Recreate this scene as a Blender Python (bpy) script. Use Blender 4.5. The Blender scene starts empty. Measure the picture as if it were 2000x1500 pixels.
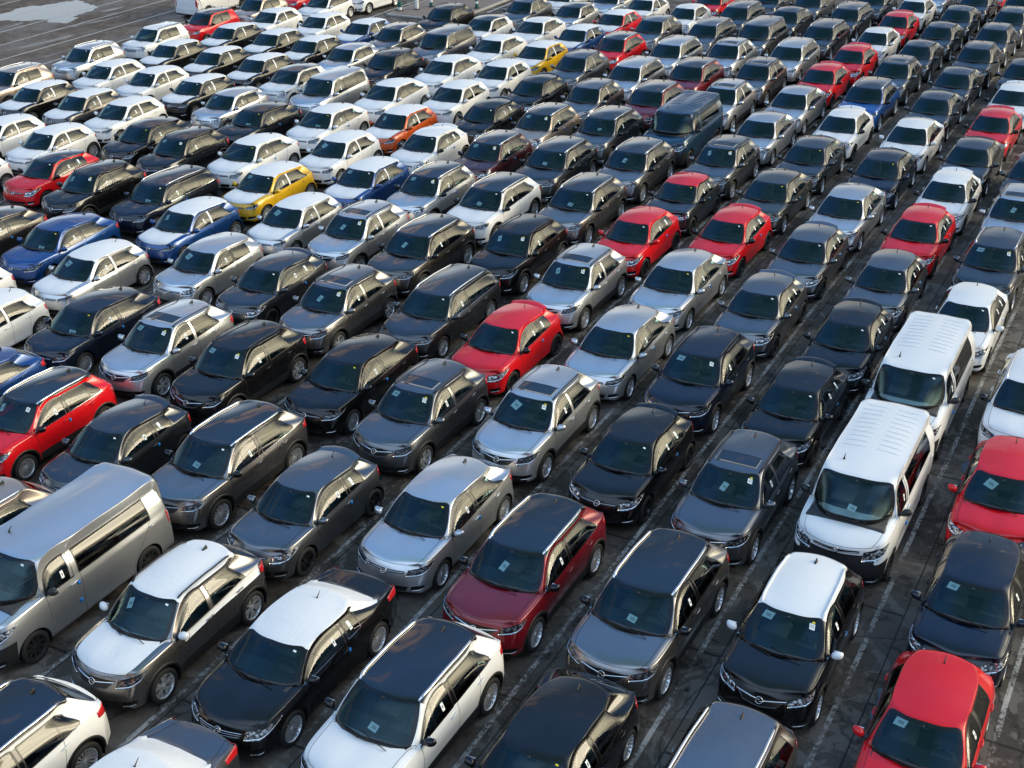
import bpy, bmesh, math, random
import numpy as np
from mathutils import Vector, Matrix
from mathutils.bvhtree import BVHTree
R = math.radians
rnd = random.Random(7)
scene = bpy.context.scene
COL = scene.collection

# ------------------------------------------------------------------ camera
def make_camera():
    cam = bpy.data.cameras.new('camera')
    cam.sensor_fit = 'HORIZONTAL'; cam.sensor_width = 36.0; cam.lens = 2492.85 / 2000 * 36
    cam.clip_start = 0.5; cam.clip_end = 3000
    o = bpy.data.objects.new('camera', cam); COL.objects.link(o)
    pit, rol = 0.485753, -0.025116
    ahead = Vector((-0.874199, -0.485569, 0)); side = Vector((-0.485569, 0.874199, 0)); up = Vector((0, 0, 1))
    d = ahead * math.cos(pit) - up * math.sin(pit)
    u = ahead * math.sin(pit) + up * math.cos(pit)
    right = side * math.cos(rol) + u * math.sin(rol)
    top = -side * math.sin(rol) + u * math.cos(rol)
    o.matrix_world = Matrix(((right.x, top.x, -d.x, 0), (right.y, top.y, -d.y, 0), (right.z, top.z, -d.z, 15.898), (0, 0, 0, 1)))
    scene.camera = o
make_camera()

# ------------------------------------------------------------------ node helper
class NT:
    def __init__(s, tree):
        s.t = tree; s.t.nodes.clear()
    def n(s, typ, **kw):
        nd = s.t.nodes.new(typ)
        for k, v in kw.items(): setattr(nd, k, v)
        return nd
    def put(s, sock, v):
        if v is None: return
        if hasattr(v, 'is_output') or isinstance(v, bpy.types.NodeSocket): s.t.links.new(v, sock)
        elif isinstance(v, (tuple, list)) and len(v) == 3 and len(getattr(sock, 'default_value', (0, 0, 0))) == 4: sock.default_value = (*v, 1)
        else: sock.default_value = v
    def math(s, op, a, b=None, c=None, clamp=False):
        nd = s.n('ShaderNodeMath', operation=op, use_clamp=clamp)
        for i, v in enumerate((a, b, c)):
            if v is not None: s.put(nd.inputs[i], v)
        return nd.outputs[0]
    def vmath(s, op, a, b=None):
        nd = s.n('ShaderNodeVectorMath', operation=op)
        s.put(nd.inputs[0], a)
        if b is not None: s.put(nd.inputs[1], b)
        return nd.outputs['Value'] if op in ('DOT_PRODUCT', 'LENGTH', 'DISTANCE') else nd.outputs[0]
    def mix(s, f, a, b):
        nd = s.n('ShaderNodeMix', data_type='RGBA')
        s.put(nd.inputs[0], f); s.put(nd.inputs[6], a); s.put(nd.inputs[7], b)
        return nd.outputs[2]
    def ramp(s, f, stops):
        nd = s.n('ShaderNodeValToRGB'); e = nd.color_ramp.elements
        while len(e) < len(stops): e.new(0.5)
        for i, (p, c) in enumerate(stops):
            e[i].position = p; e[i].color = (*c, 1) if isinstance(c, (tuple, list)) else (c, c, c, 1)
        s.put(nd.inputs[0], f); return nd.outputs[0]
    def step(s, x, a, b):
        nd = s.n('ShaderNodeMapRange', interpolation_type='SMOOTHSTEP')
        s.put(nd.inputs[0], x); nd.inputs[1].default_value = a; nd.inputs[2].default_value = b
        return nd.outputs[0]
    def noise(s, vec, scale, detail=4, rough=.55, dist=0):
        nd = s.n('ShaderNodeTexNoise'); s.put(nd.inputs['Vector'], vec)
        nd.inputs['Scale'].default_value = scale; nd.inputs['Detail'].default_value = detail
        nd.inputs['Roughness'].default_value = rough; nd.inputs['Distortion'].default_value = dist
        return nd.outputs['Fac']
    def scaled(s, vec, sc, rot=(0, 0, 0), loc=(0, 0, 0)):
        nd = s.n('ShaderNodeMapping'); s.put(nd.inputs[0], vec)
        nd.inputs['Scale'].default_value = sc; nd.inputs['Rotation'].default_value = rot; nd.inputs['Location'].default_value = loc
        return nd.outputs[0]
    def obj(s): return s.n('ShaderNodeTexCoord').outputs['Object']
    def pos(s): return s.n('ShaderNodeNewGeometry').outputs['Position']

# ------------------------------------------------------------------ sky and sun
SUN_AZ = (-0.50, 0.866)          # low sun behind thin cloud, to the right and far side of the lot
SUN_EL = R(17)
def make_world():
    w = bpy.data.worlds.new('World'); scene.world = w; w.use_nodes = True
    t = NT(w.node_tree)
    sky = t.n('ShaderNodeTexSky', sky_type='NISHITA'); sky.sun_disc = False
    sky.sun_elevation = SUN_EL; sky.sun_rotation = math.atan2(SUN_AZ[0], SUN_AZ[1])
    sky.air_density = 1.0; sky.dust_density = 1.2; sky.ozone_density = 2.0
    g = t.n('ShaderNodeTexCoord').outputs['Generated']
    d = t.vmath('NORMALIZE', g)
    sep = t.n('ShaderNodeSeparateXYZ'); t.put(sep.inputs[0], d)
    z = sep.outputs[2]
    zz = t.math('ADD', t.math('MAXIMUM', z, 0.0), 0.12)
    cx = t.math('DIVIDE', sep.outputs[0], zz); cy = t.math('DIVIDE', sep.outputs[1], zz)
    comb = t.n('ShaderNodeCombineXYZ'); t.put(comb.inputs[0], cx); t.put(comb.inputs[1], cy)
    n1 = t.noise(comb.outputs[0], 2.3, 7, .6, .4)
    n2 = t.noise(t.scaled(comb.outputs[0], (1, 1, 1), loc=(7, 3, 0)), .45, 3, .5)
    m = t.math('MULTIPLY', t.step(n1, .55, .66), t.step(n2, .40, .56))
    s = Vector((SUN_AZ[0] * math.cos(SUN_EL), SUN_AZ[1] * math.cos(SUN_EL), math.sin(SUN_EL)))
    sd = t.math('MAXIMUM', t.vmath('DOT_PRODUCT', d, tuple(s)), 0.0)
    glow = t.math('POWER', sd, 3.0)
    # clear blue that pales towards the zenith
    blue = t.ramp(z, [(.05, (.32, .50, .72)), (.40, (.11, .20, .36)), (.70, (.17, .43, .94)), (.88, (.16, .41, .88)), (.97, (.15, .36, .48))])
    base = t.mix(.8, sky.outputs[0], t.vmath('MULTIPLY', blue, (9.5, 9.5, 9.5)))
    # bright cloud field in the east, behind the camera
    n3 = t.noise(t.scaled(comb.outputs[0], (1, 1, 1), loc=(2, 9, 0)), .8, 5, .55, .3)
    east = t.step(t.vmath('DOT_PRODUCT', d, (1, 0, 0)), .22, .55)
    base = t.mix(t.math('MULTIPLY', t.math('MULTIPLY', east, t.step(z, .25, .5)), t.ramp(n3, [(.30, .55), (.65, 1.0)])), base, (8.6, 11.8, 16.0))
    # broken clouds lit warm by the low sun, brightest towards it
    m = t.math('MULTIPLY', m, t.step(z, .90, .68))
    base = t.mix(t.math('MULTIPLY', m, .85), base, t.mix(glow, (8.4, 5.9, 4.9), (20, 16, 10)))
    # pale haze low in the south, warm glow along the western horizon
    south = t.step(t.vmath('DOT_PRODUCT', d, (-.45, -.89, 0)), .55, .85)
    base = t.mix(t.math('MULTIPLY', t.math('MULTIPLY', south, t.step(z, .34, .12)), .9), base, (9.5, 10.6, 11.6))
    west = t.step(t.vmath('DOT_PRODUCT', d, (-.80, .60, 0)), .05, .55)
    hor = t.math('MULTIPLY', t.math('MULTIPLY', t.step(z, .27, .07), west), t.ramp(n1, [(.35, .6), (.6, 1.0)]))
    base = t.mix(t.math('MULTIPLY', hor, .9), base, (5.8, 5.1, 4.3))
    # banks of thin cloud in front of the sun itself
    nb = t.noise(t.scaled(d, (1.6, 1.6, 9)), 1.6, 4, .5, .3)
    veil = t.math('MULTIPLY', t.math('MULTIPLY', t.math('POWER', sd, 9.0), t.step(z, .02, .16)), t.ramp(nb, [(.36, .55), (.50, .85), (.60, 1.0)]))
    base = t.mix(veil, base, (82, 73, 50))
    bg = t.n('ShaderNodeBackground'); t.put(bg.inputs[0], base); bg.inputs[1].default_value = 0.11
    out = t.n('ShaderNodeOutputWorld'); t.t.links.new(bg.outputs[0], out.inputs[0])
make_world()
def make_sun():
    l = bpy.data.lights.new('sun', 'SUN'); l.energy = 0.75; l.angle = R(22); l.color = (1.0, .87, .70)
    o = bpy.data.objects.new('sun', l); COL.objects.link(o)
    v = Vector((SUN_AZ[0] * math.cos(SUN_EL), SUN_AZ[1] * math.cos(SUN_EL), math.sin(SUN_EL)))
    o.rotation_euler = v.to_track_quat('Z', 'Y').to_euler(); o.location = v * 60
make_sun()
scene.view_settings.view_transform = 'Standard'; scene.view_settings.look = 'None'
scene.view_settings.exposure = 0.18; scene.view_settings.gamma = 1.0
scene.view_settings.use_curve_mapping = False
try:
    scene.cycles.max_bounces = 8; scene.cycles.transparent_max_bounces = 8; scene.cycles.diffuse_bounces = 3
    scene.cycles.caustics_reflective = False; scene.cycles.caustics_refractive = False
except Exception: pass

# ------------------------------------------------------------------ materials
def new_mat(name):
    m = bpy.data.materials.new(name); m.use_nodes = True
    return m, NT(m.node_tree)
def principled(t, base, rough, metal=0.0, coat=0.0, coat_rough=.03, spec=None, normal=None):
    b = t.n('ShaderNodeBsdfPrincipled')
    t.put(b.inputs['Base Color'], base); t.put(b.inputs['Roughness'], rough); t.put(b.inputs['Metallic'], metal)
    b.inputs['Coat Weight'].default_value = coat; b.inputs['Coat Roughness'].default_value = coat_rough
    if spec is not None: b.inputs['Specular IOR Level'].default_value = spec
    if normal is not None: t.put(b.inputs['Normal'], normal)
    o = t.n('ShaderNodeOutputMaterial'); t.t.links.new(b.outputs[0], o.inputs[0])
    return b
def simple(name, base, rough, metal=0.0, coat=0.0, emit=None):
    m, t = new_mat(name); principled(t, base, rough, metal, coat); return m
def paint(name, base, metal=0.0, rough=.4):
    m, t = new_mat(name)
    p = t.obj()
    # a film of road dust, thicker low on the flanks, and fine metal flake
    dust = t.math('MULTIPLY', t.noise(p, 2.2, 5, .6), .022)
    c = t.mix(dust, base, (.20, .18, .155))
    r = t.math('ADD', t.math('MULTIPLY', t.noise(p, 3.5, 4, .6), .12), rough - .05)
    b = principled(t, c, r, metal, 1.0, .03, spec=.5 if metal > .3 else .06)
    t.put(b.inputs['Coat Roughness'], t.math('MULTIPLY', t.noise(p, 1.7, 4), .05))
    return m
PAINT = dict(
    white=paint('white_paint', (.76, .755, .74)), silver=paint('silver_paint', (.60, .605, .61), .80, .30),
    grey=paint('grey_paint', (.150, .155, .165), .88, .29), dgrey=paint('anthracite_paint', (.052, .056, .064), .8, .28),
    black=paint('black_paint', (.0030, .0030, .0038), 0, .3), navy=paint('navy_paint', (.006, .010, .022), .3, .3),
    dblue=paint('dark_blue_paint', (.006, .040, .085), .4, .32), blue=paint('blue_paint', (.004, .055, .22), .45, .30), midblue=paint('mid_blue_paint', (.006, .085, .33), .4, .30),
    red=paint('red_paint', (.62, .005, .010), 0, .36), maroon=paint('burgundy_paint', (.20, .004, .012), .45, .32),
    plum=paint('plum_paint', (.055, .007, .012), .4, .32), bronze=paint('bronze_paint', (.25, .236, .232), .92, .27),
    umber=paint('umber_paint', (.088, .080, .075), .88, .28), beige=paint('beige_paint', (.46, .37, .30), .7, .32),
    yellow=paint('yellow_paint', (.62, .36, .012), .1, .36), orange=paint('orange_paint', (.48, .075, .012), .2, .36),
    olive=paint('olive_paint', (.085, .083, .070), .8, .30))
def film_mat():
    m, t = new_mat('white_transport_film'); p = t.obj()
    n = t.noise(p, 2.6, 3, .5, 1.6); n2 = t.noise(t.scaled(p, (2, 9, 3), rot=(0, 0, .5)), 2.0, 3, .5, .6)
    bp = t.n('ShaderNodeBump'); bp.inputs['Strength'].default_value = .14; bp.inputs['Distance'].default_value = .05
    t.put(bp.inputs['Height'], t.math('ADD', n, t.math('MULTIPLY', n2, .8)))
    c = t.mix(t.step(t.noise(p, 3.1, 4, .6), .62, .78), (.74, .74, .735), (.64, .64, .64))
    principled(t, c, .42, 0, 0, normal=bp.outputs[0]); return m
FILM = film_mat()
def glass_mat(name, tint, frit=None, refl=(.72, .95, 1.0)):
    m, t = new_mat(name)
    fr = t.n('ShaderNodeFresnel'); fr.inputs[0].default_value = 1.52
    tr = t.n('ShaderNodeBsdfTransparent'); t.put(tr.inputs[0], tint)
    gl = t.n('ShaderNodeBsdfGlossy'); gl.inputs['Roughness'].default_value = 0.015; t.put(gl.inputs[0], refl)
    f = t.math('MULTIPLY', fr.outputs[0], 1.12, clamp=True)
    mx = t.n('ShaderNodeMixShader'); t.put(mx.inputs[0], f); t.t.links.new(tr.outputs[0], mx.inputs[1]); t.t.links.new(gl.outputs[0], mx.inputs[2])
    o = t.n('ShaderNodeOutputMaterial')
    if frit:
        at = t.n('ShaderNodeAttribute', attribute_name='edge')
        k = t.step(at.outputs['Fac'], frit, frit + .012)
        b = t.n('ShaderNodeBsdfPrincipled'); t.put(b.inputs['Base Color'], (.006, .006, .007)); b.inputs['Roughness'].default_value = .12
        m2 = t.n('ShaderNodeMixShader'); t.put(m2.inputs[0], k); t.t.links.new(b.outputs[0], m2.inputs[1]); t.t.links.new(mx.outputs[0], m2.inputs[2])
        t.t.links.new(m2.outputs[0], o.inputs[0])
    else: t.t.links.new(mx.outputs[0], o.inputs[0])
    return m
MAT = dict(
    glass=glass_mat('windscreen_glass', (.70, .86, .86), .07, (.62, .93, 1.0)), side_glass=glass_mat('side_glass', (.48, .68, .66), .014, (1, 1, .97)),
    privacy=glass_mat('dark_rear_glass', (.06, .075, .08), .02, (1, 1, .98)),
    plastic=simple('black_plastic', (.012, .012, .013), .5), gloss=simple('gloss_black', (.004, .004, .005), .12),
    rubber=simple('tyre_rubber', (.011, .011, .011), .75), chrome=simple('chrome', (.75, .75, .76), .14, 1.0),
    alloy=simple('alloy_rim', (.72, .72, .73), .28, .7), alloydark=simple('dark_rim', (.015, .015, .017), .3, .3),
    steel=simple('steel_rim', (.025, .025, .026), .5, .4), disc=simple('brake_disc', (.10, .10, .10), .5, .8),
    gap=simple('panel_gap', (.004, .004, .004), .8), trim=simple('window_seal', (.006, .006, .006), .35),
    cabin=simple('cabin_fabric', (.020, .021, .024), .85), dash=simple('dashboard_plastic', (.028, .028, .030), .6),
    seat=simple('seat_fabric', (.085, .088, .095), .9), paper=simple('paper', (.80, .84, .82), .7), ink=simple('ink', (.03, .03, .035), .7),
    foam=simple('blue_foam', (.01, .22, .62), .7), yellowtag=simple('yellow_tag', (.75, .60, .02), .6),
    roofblack=simple('black_roof', (.0045, .0045, .0055), .08, 0, 1.0), glassroof=simple('glass_roof', (.004, .005, .006), .04, 0, 1.0))
def lens_mat(name, a, b, sc, rough=.08):
    m, t = new_mat(name); p = t.obj()
    v = t.n('ShaderNodeTexVoronoi'); t.put(v.inputs['Vector'], t.scaled(p, (1, 1.6, 2.2))); v.inputs['Scale'].default_value = sc
    c = t.mix(t.step(v.outputs['Distance'], .25, .6), a, b)
    principled(t, c, rough, .55, 1.0, .01); return m
MAT['lens'] = lens_mat('clear_headlamp', (.62, .64, .66), (.05, .052, .06), 11)
MAT['lens_dark'] = lens_mat('dark_headlamp', (.16, .165, .18), (.008, .008, .01), 12)
def tail_mat():
    m, t = new_mat('red_tail_lens'); p = t.obj()
    v = t.n('ShaderNodeTexWave'); t.put(v.inputs['Vector'], p); v.inputs['Scale'].default_value = 14
    principled(t, t.mix(v.outputs['Fac'], (.40, .004, .008), (.62, .02, .02)), .15, 0, 1.0); return m
MAT['tail'] = tail_mat()
def grille_mat():
    m, t = new_mat('grille_mesh'); p = t.obj()
    v = t.n('ShaderNodeTexWave', bands_direction='Z'); t.put(v.inputs['Vector'], p); v.inputs['Scale'].default_value = 9; v.inputs['Distortion'].default_value = .6
    principled(t, t.mix(v.outputs['Fac'], (.003, .003, .003), (.022, .022, .024)), .35, 0); return m
MAT['grille'] = grille_mat()
# ------------------------------------------------------------------ car body builder
S_, R_, C_ = 10, 5, 6
def model_defaults(**k):
    p = dict(L=4.2, W=1.78, H=1.5, wb=2.55, fo=.86, wr=.32, zl=.74, zb=.92, zbr=1.0, zc=1.02, xB=-.20, xC=None, x8=None, doors=5, quarter=False,
             yr=None, ro=.0, zr1=None, zr3=None, xc=None, xh=None, xrr=None, xtb=None, ztb=None, hoodbow=.21, clad=False, chrome=True, tail_y=.17)
    p.update(k)
    xa = p['wb'] / 2; p['xa'] = xa; p['xf'] = xa + p['fo']; p['xr'] = p['xf'] - p['L']; p['hw'] = p['W'] / 2
    d = lambda key, v: p.__setitem__(key, v if p[key] is None else p[key])
    d('xc', xa - .09); d('xh', xa - .86); d('xC', -xa + .30); d('xrr', p['xr'] + .52); d('xtb', p['xr'] + .24); d('ztb', p['zbr'] - .01)
    d('yr', p['hw'] - .30); d('zr1', p['H'] - .065); d('zr3', p['H'] - .06); d('x8', p['xr'] + .66)
    return p
FR = [0, .10, .33, .60, .84, 1.0]
OFF = [-.12, -.025, -.012, 0, -.010, -.048]
FY = [1, .93, .86, .70, .36, 0]
def cage(p):
    """target points of the left half: dict key -> (x, y, z)"""
    P = {}
    hw, xa, xf, xr = p['hw'], p['xa'], p['xf'], p['xr']
    zlow = .20 if not p['clad'] else .23
    x3 = xa - .47
    xB = p['xB']; x4 = x3 * .55 + (xB + .045) * .45
    xq = max(xr + .36, p['xtb'] + .10)
    bx = [xf - .36, xa + .34, xa - .34, x3, x4, xB + .045, xB - .045, p['xC'], p['x8'], xq, xr + .19]
    lx = [xf - .19, xa + .40, xa - .40, x3, x4, xB + .045, xB - .045, -xa + .42, -xa - .38, max(xr + .34, -xa - .60 if p['wb'] < 3 else -9), xr + .15]
    dy = [.165, .035, .004, .0, 0, 0, 0, .0, .01, .05, p['tail_y']]
    zl, zb, zbr = p['zl'], p['zb'], p['zbr']
    def zbel(x): return zb + (zbr - zb) * (x3 - x) / (x3 - p['x8'])
    bz = [zl, zl + (zb - zl) * .55, zl + (zb - zl) * .90, zb] + [zbel(bx[i]) for i in range(4, 9)] + [zbr - .01, p['ztb'] - .06]
    for i in range(S_ + 1):
        for k in range(R_ + 1):
            f = FR[k]; x = lx[i] + (bx[i] - lx[i]) * max(0, (f - .3) / .7)
            y = hw + OFF[k] - dy[i]
            if i in (1, 2, 8, 9) and k in (2, 3): y += .012
            if i in (4, 5, 6) and k == 2: y -= .012
            P['s', i, k] = (x, y, zlow + f * (bz[i] - zlow))
    # bonnet
    for i, (cr, bow) in enumerate(((.026, p['hoodbow']), (.072, .07), (.078, .14))):
        x0, y0, z0 = P['s', i, R_]
        for j in range(1, 6):
            y = y0 * FY[j]; q = 1 - FY[j] ** 2
            P['t', i, j] = (x0 + bow * q, y, z0 + cr * (.35 + .65 * q) + (.008 if j in (2, 3) and i else 0) + (.010 if j == 4 and i and p['H'] < 1.9 else 0) - (.004 if j == 5 and i else 0))
    zc, xc, xh, yr = p['zc'], p['xc'], p['xh'], p['yr']
    zr1, H, zr3 = p['zr1'], p['H'], p['zr3']
    x0, y0, z0 = P['s', 3, R_]
    yw = hw - .17
    P['t', 3, 1] = (x3 - .03, hw - .078, z0 + .022); P['t', 3, 2] = (x3 + .045, hw - .105, z0 + .035)
    P['t', 3, 3] = (x3 + .115, yw, z0 + .05); P['t', 3, 4] = (xc - .07, yw * .55, zc - .012); P['t', 3, 5] = (xc, 0, zc)
    yg = yr + .055
    P['t', 4, 1] = (xh - .16, yg, zr1 - .105 - p.get('gd', 0)); P['t', 4, 2] = (xh - .08, yg - .015, zr1 - .04)
    P['t', 4, 3] = (xh - .04, yr, zr1 - .020); P['t', 4, 4] = (xh + .040, yr * .52, zr1 + .018); P['t', 4, 5] = (xh + .065, 0, zr1 + .030)
    def zroof(x):
        u = (xh - x) / (xh - p['xrr'])
        return zr1 + (H - zr1) * math.sin(math.pi * min(1, u * 1.25)) if u < .4 else H + (zr3 - H) * ((u - .4) / .6) ** 1.6
    for i, u in ((5, .27), (6, .50), (7, .76)):
        x = P['s', i, R_][0]; xe = xh + (p['xrr'] - xh) * u; xm_ = (x + xe) / 2
        ygi = yg + (.0 if i < 7 else -.015); yri = yr - (0 if i < 7 else .015)
        P['t', i, 1] = (x - .01, ygi, zroof(x) - .120 - p.get('gd', 0)); P['t', i, 2] = (xm_, ygi - .015, zroof(xm_) - .048)
        P['t', i, 3] = (xe, yri, zroof(xe) - .026); P['t', i, 4] = (xe, yri * .52, zroof(xe) + .012); P['t', i, 5] = (xe, 0, zroof(xe) + .028)
    xrr = p['xrr']; yq = yr - p.get('pinch', .05)
    P['t', 8, 1] = (xrr + p.get('qx', .17), yq + .075 + p.get('qd', .13) * .25 - .03, zr3 - p.get('qd', .13) - p.get('gd', 0)); P['t', 8, 2] = (xrr + .08, yq + .05, zr3 - .065)
    P['t', 8, 3] = (xrr + .015, yq, zr3 - .018); P['t', 8, 4] = (xrr - .055, yq * .52, zr3 + .004); P['t', 8, 5] = (xrr - .085, 0, zr3 + .010)
    xtb, ztb = p['xtb'], p['ztb']
    x0, y0, z0 = P['s', 9, R_]
    P['t', 9, 1] = (xq - .03, y0 - .045, z0 + .03); P['t', 9, 2] = (max(xr + .29, xtb + .03), y0 - .09, ztb + .015)
    P['t', 9, 3] = (xtb + .02, y0 - .17, ztb + .01); P['t', 9, 4] = (xtb - .025, (y0 - .17) * .52, ztb + .012); P['t', 9, 5] = (xtb - .04, 0, ztb + .014)
    x0, y0, z0 = P['s', 10, R_]
    for j in range(1, 6):
        q = 1 - FY[j] ** 2
        P['t', 10, j] = (x0 - .12 * q, y0 * FY[j], z0 + .012 * q)
    # nose and tail
    nose = [.10, .03, .0, .012, .06]
    tail = [.10, .02, .0, .03, .045]
    for k in range(R_):
        x0, y0, z0 = P['s', 0, k]; xm = xf - nose[k]
        for j in range(1, 6): P['f', j, k] = (x0 + (xm - x0) * (1 - FY[j] ** 2.2), y0 * FY[j], z0)
        x0, y0, z0 = P['s', 10, k]; xm = xr + tail[k]
        for j in range(1, 6): P['r', j, k] = (x0 + (xm - x0) * (1 - FY[j] ** 2.2), y0 * FY[j], z0)
    Q = {}
    for (g, a, b), v in P.items(): Q[(g, a, b + 1) if g == 't' else (g, a + 1, b) if g in 'fr' else (g, a, b)] = v
    mid = lambda u, v, dy=0, dz=0: tuple((q + w) / 2 + e for q, w, e in zip(u, v, (0, dy, dz)))
    for i in range(S_ + 1): Q['t', i, 1] = mid(Q['s', i, R_], Q['t', i, 2], .024 if 4 <= i <= 8 else .006, .008 if 4 <= i <= 8 else 0)
    for k in range(R_):
        Q['f', 1, k] = mid(Q['s', 0, k], Q['f', 2, k]); Q['r', 1, k] = mid(Q['s', S_, k], Q['r', 2, k])
    return Q
def key_of(g, a, b, sd):
    if g == 't' and b == 0: return ('s', a, R_, sd)
    if g == 'f':
        if a == 0: return ('s', 0, b, sd)
        if b == R_: g, a, b = 't', 0, a
    if g == 'r':
        if a == 0: return ('s', S_, b, sd)
        if b == R_: g, a, b = 't', S_, a
    if g in 't' and b == C_: return (g, a, b, 0)
    if g in 'fr' and a == C_: return (g, a, b, 0)
    return (g, a, b, sd)
TAGS = ['body', 'bonnet', 'roof', 'door_fl', 'door_fr', 'door_rl', 'door_rr', 'win_fl', 'win_fr', 'win_rl', 'win_rr', 'quarter_l', 'quarter_r', 'windscreen', 'rear_window', 'tailgate', 'trim', 'win_front_l', 'win_front_r', 'pillar_l', 'pillar_r']
TI = {n: i for i, n in enumerate(TAGS)}
def cage_faces(p):
    F = []
    for sd in (1, -1):
        s = 'l' if sd > 0 else 'r'
        def add(keys, tag):
            ks = keys if sd > 0 else keys[::-1]
            F.append((ks, TI[tag]))
        K = lambda g, a, b: key_of(g, a, b, sd)
        five = p['doors'] == 5
        for i in range(S_):
            for k in range(R_):
                tag = 'body'
                if k >= 1:
                    if i in (3, 4, 5) and (five or i < 5): tag = 'door_f' + s
                    elif i == 5: tag = 'body'
                    elif i == 6 and five: tag = 'door_r' + s
                if k == 0 and p['clad']: tag = 'trim'
                if p.get('blackchin') and i == 0 and k <= 2: tag = 'trim'
                if k == 1 and p['clad'] and 3 <= i <= 6: tag = 'trim'
                if i == 9 and k >= 1: tag = 'body'
                add([K('s', i, k), K('s', i, k + 1), K('s', i + 1, k + 1), K('s', i + 1, k)], tag)
            for j in range(C_):
                tag = 'body'
                if i < 3 and j >= 3: tag = 'bonnet'
                if i == 3: tag = 'win_front_' + s if j <= 1 else 'windscreen' if j >= 4 else 'body'
                if 4 <= i <= 7:
                    if j <= 1:
                        tag = {4: 'win_f' + s, 5: 'pillar_' + s, 6: 'win_r' + s, 7: 'quarter_' + s if p['quarter'] else 'body'}[i]
                    elif j >= 3: tag = 'roof'
                if i == 8 and j >= 4: tag = 'rear_window'
                if i == 8 and j >= 2 and p.get('soft'): tag = 'roof'
                if i == 9 and j >= 4: tag = 'tailgate'
                add([K('t', i, j), K('t', i, j + 1), K('t', i + 1, j + 1), K('t', i + 1, j)], tag)
        for j in range(C_):
            for k in range(R_):
                t1 = 'trim' if (k == 0 or (p['clad'] and k == 1) or (p.get('blackchin') and k <= 3 and j >= 2) or (p.get('blackchin') and k <= 2)) else 'body'
                add([K('f', j + 1, k), K('f', j + 1, k + 1), K('f', j, k + 1), K('f', j, k)], t1)
                t2 = 'trim' if k == 0 or (p['clad'] and k == 1) else 'tailgate' if (j >= 3 and k >= 2) else 'body'
                add([K('r', j, k), K('r', j, k + 1), K('r', j + 1, k + 1), K('r', j + 1, k)], t2)
    return F
def crease_of(k1, k2):
    a, b = (k1, k2)
    def on(g, ax, v, k):  # key lies on grid line
        return k[0] == g and k[ax] == v
    for k in (a, b):
        pass
    if a[0] == 's' and b[0] == 's':
        if a[2] == b[2] == R_ and 3 <= min(a[1], b[1]) and max(a[1], b[1]) <= 9: return .45
        if a[2] == b[2] == 4: return .35
        if a[2] == b[2] == 1: return .3
    if a[0] == 't' and b[0] == 't':
        if a[2] == b[2]:
            lo, hi = sorted((a[1], b[1]))
            if a[2] == 4 and lo in (3, 8): return .7
            if a[2] == 3 and lo < 3: return .35
            if a[2] == 4 and 4 <= lo <= 7: return .3
            if a[2] == 2 and 3 <= lo <= 7: return .45
        if a[1] == b[1]:
            if a[1] in (3, 4, 8) and min(a[2], b[2]) >= 4: return .7
            if a[1] == 9 and min(a[2], b[2]) >= 4: return .6
            if a[1] in (0, 10): return .25
    return 0
def subdivide(verts, faces, tags, creases, level):
    me = bpy.data.meshes.new('cage'); me.from_pydata(verts, [], [f for f in faces])
    me.polygons.foreach_set('material_index', tags)
    bm = bmesh.new(); bm.from_mesh(me)
    cl = bm.edges.layers.float.get('crease_edge') or bm.edges.layers.float.new('crease_edge')
    bm.verts.ensure_lookup_table()
    for e in bm.edges:
        c = creases.get((min(e.verts[0].index, e.verts[1].index), max(e.verts[0].index, e.verts[1].index)))
        if c: e[cl] = c
    bm.to_mesh(me); bm.free()
    o = bpy.data.objects.new('cage', me); COL.objects.link(o)
    md = o.modifiers.new('s', 'SUBSURF'); md.levels = level; md.render_levels = level; md.boundary_smooth = 'PRESERVE_CORNERS'
    dg = bpy.context.evaluated_depsgraph_get(); ev = o.evaluated_get(dg); m2 = ev.to_mesh()
    nv = len(m2.vertices); co = np.empty(nv * 3); m2.vertices.foreach_get('co', co); co = co.reshape(-1, 3)
    nf = len(m2.polygons); li = np.empty(nf * 4, dtype=np.int32); m2.loops.foreach_get('vertex_index', li)
    ti = np.empty(nf, dtype=np.int32); m2.polygons.foreach_get('material_index', ti)
    nn = np.empty(nv * 3); m2.vertex_normals.foreach_get('vector', nn)
    ev.to_mesh_clear(); bpy.data.objects.remove(o); bpy.data.meshes.remove(me)
    return co, li.reshape(-1, 4), ti, nn.reshape(-1, 3)
def mesh_from(name, verts, faces, mats, mi=None, normals=None, smooth=True):
    me = bpy.data.meshes.new(name); me.from_pydata([tuple(v) for v in verts], [], [tuple(f) for f in faces])
    for m in mats: me.materials.append(m)
    if mi is not None: me.polygons.foreach_set('material_index', np.asarray(mi, dtype=np.int32))
    me.polygons.foreach_set('use_smooth', [smooth] * len(me.polygons))
    if normals is not None: me.normals_split_custom_set_from_vertices([tuple(n) for n in normals])
    me.update(); return me

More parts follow.
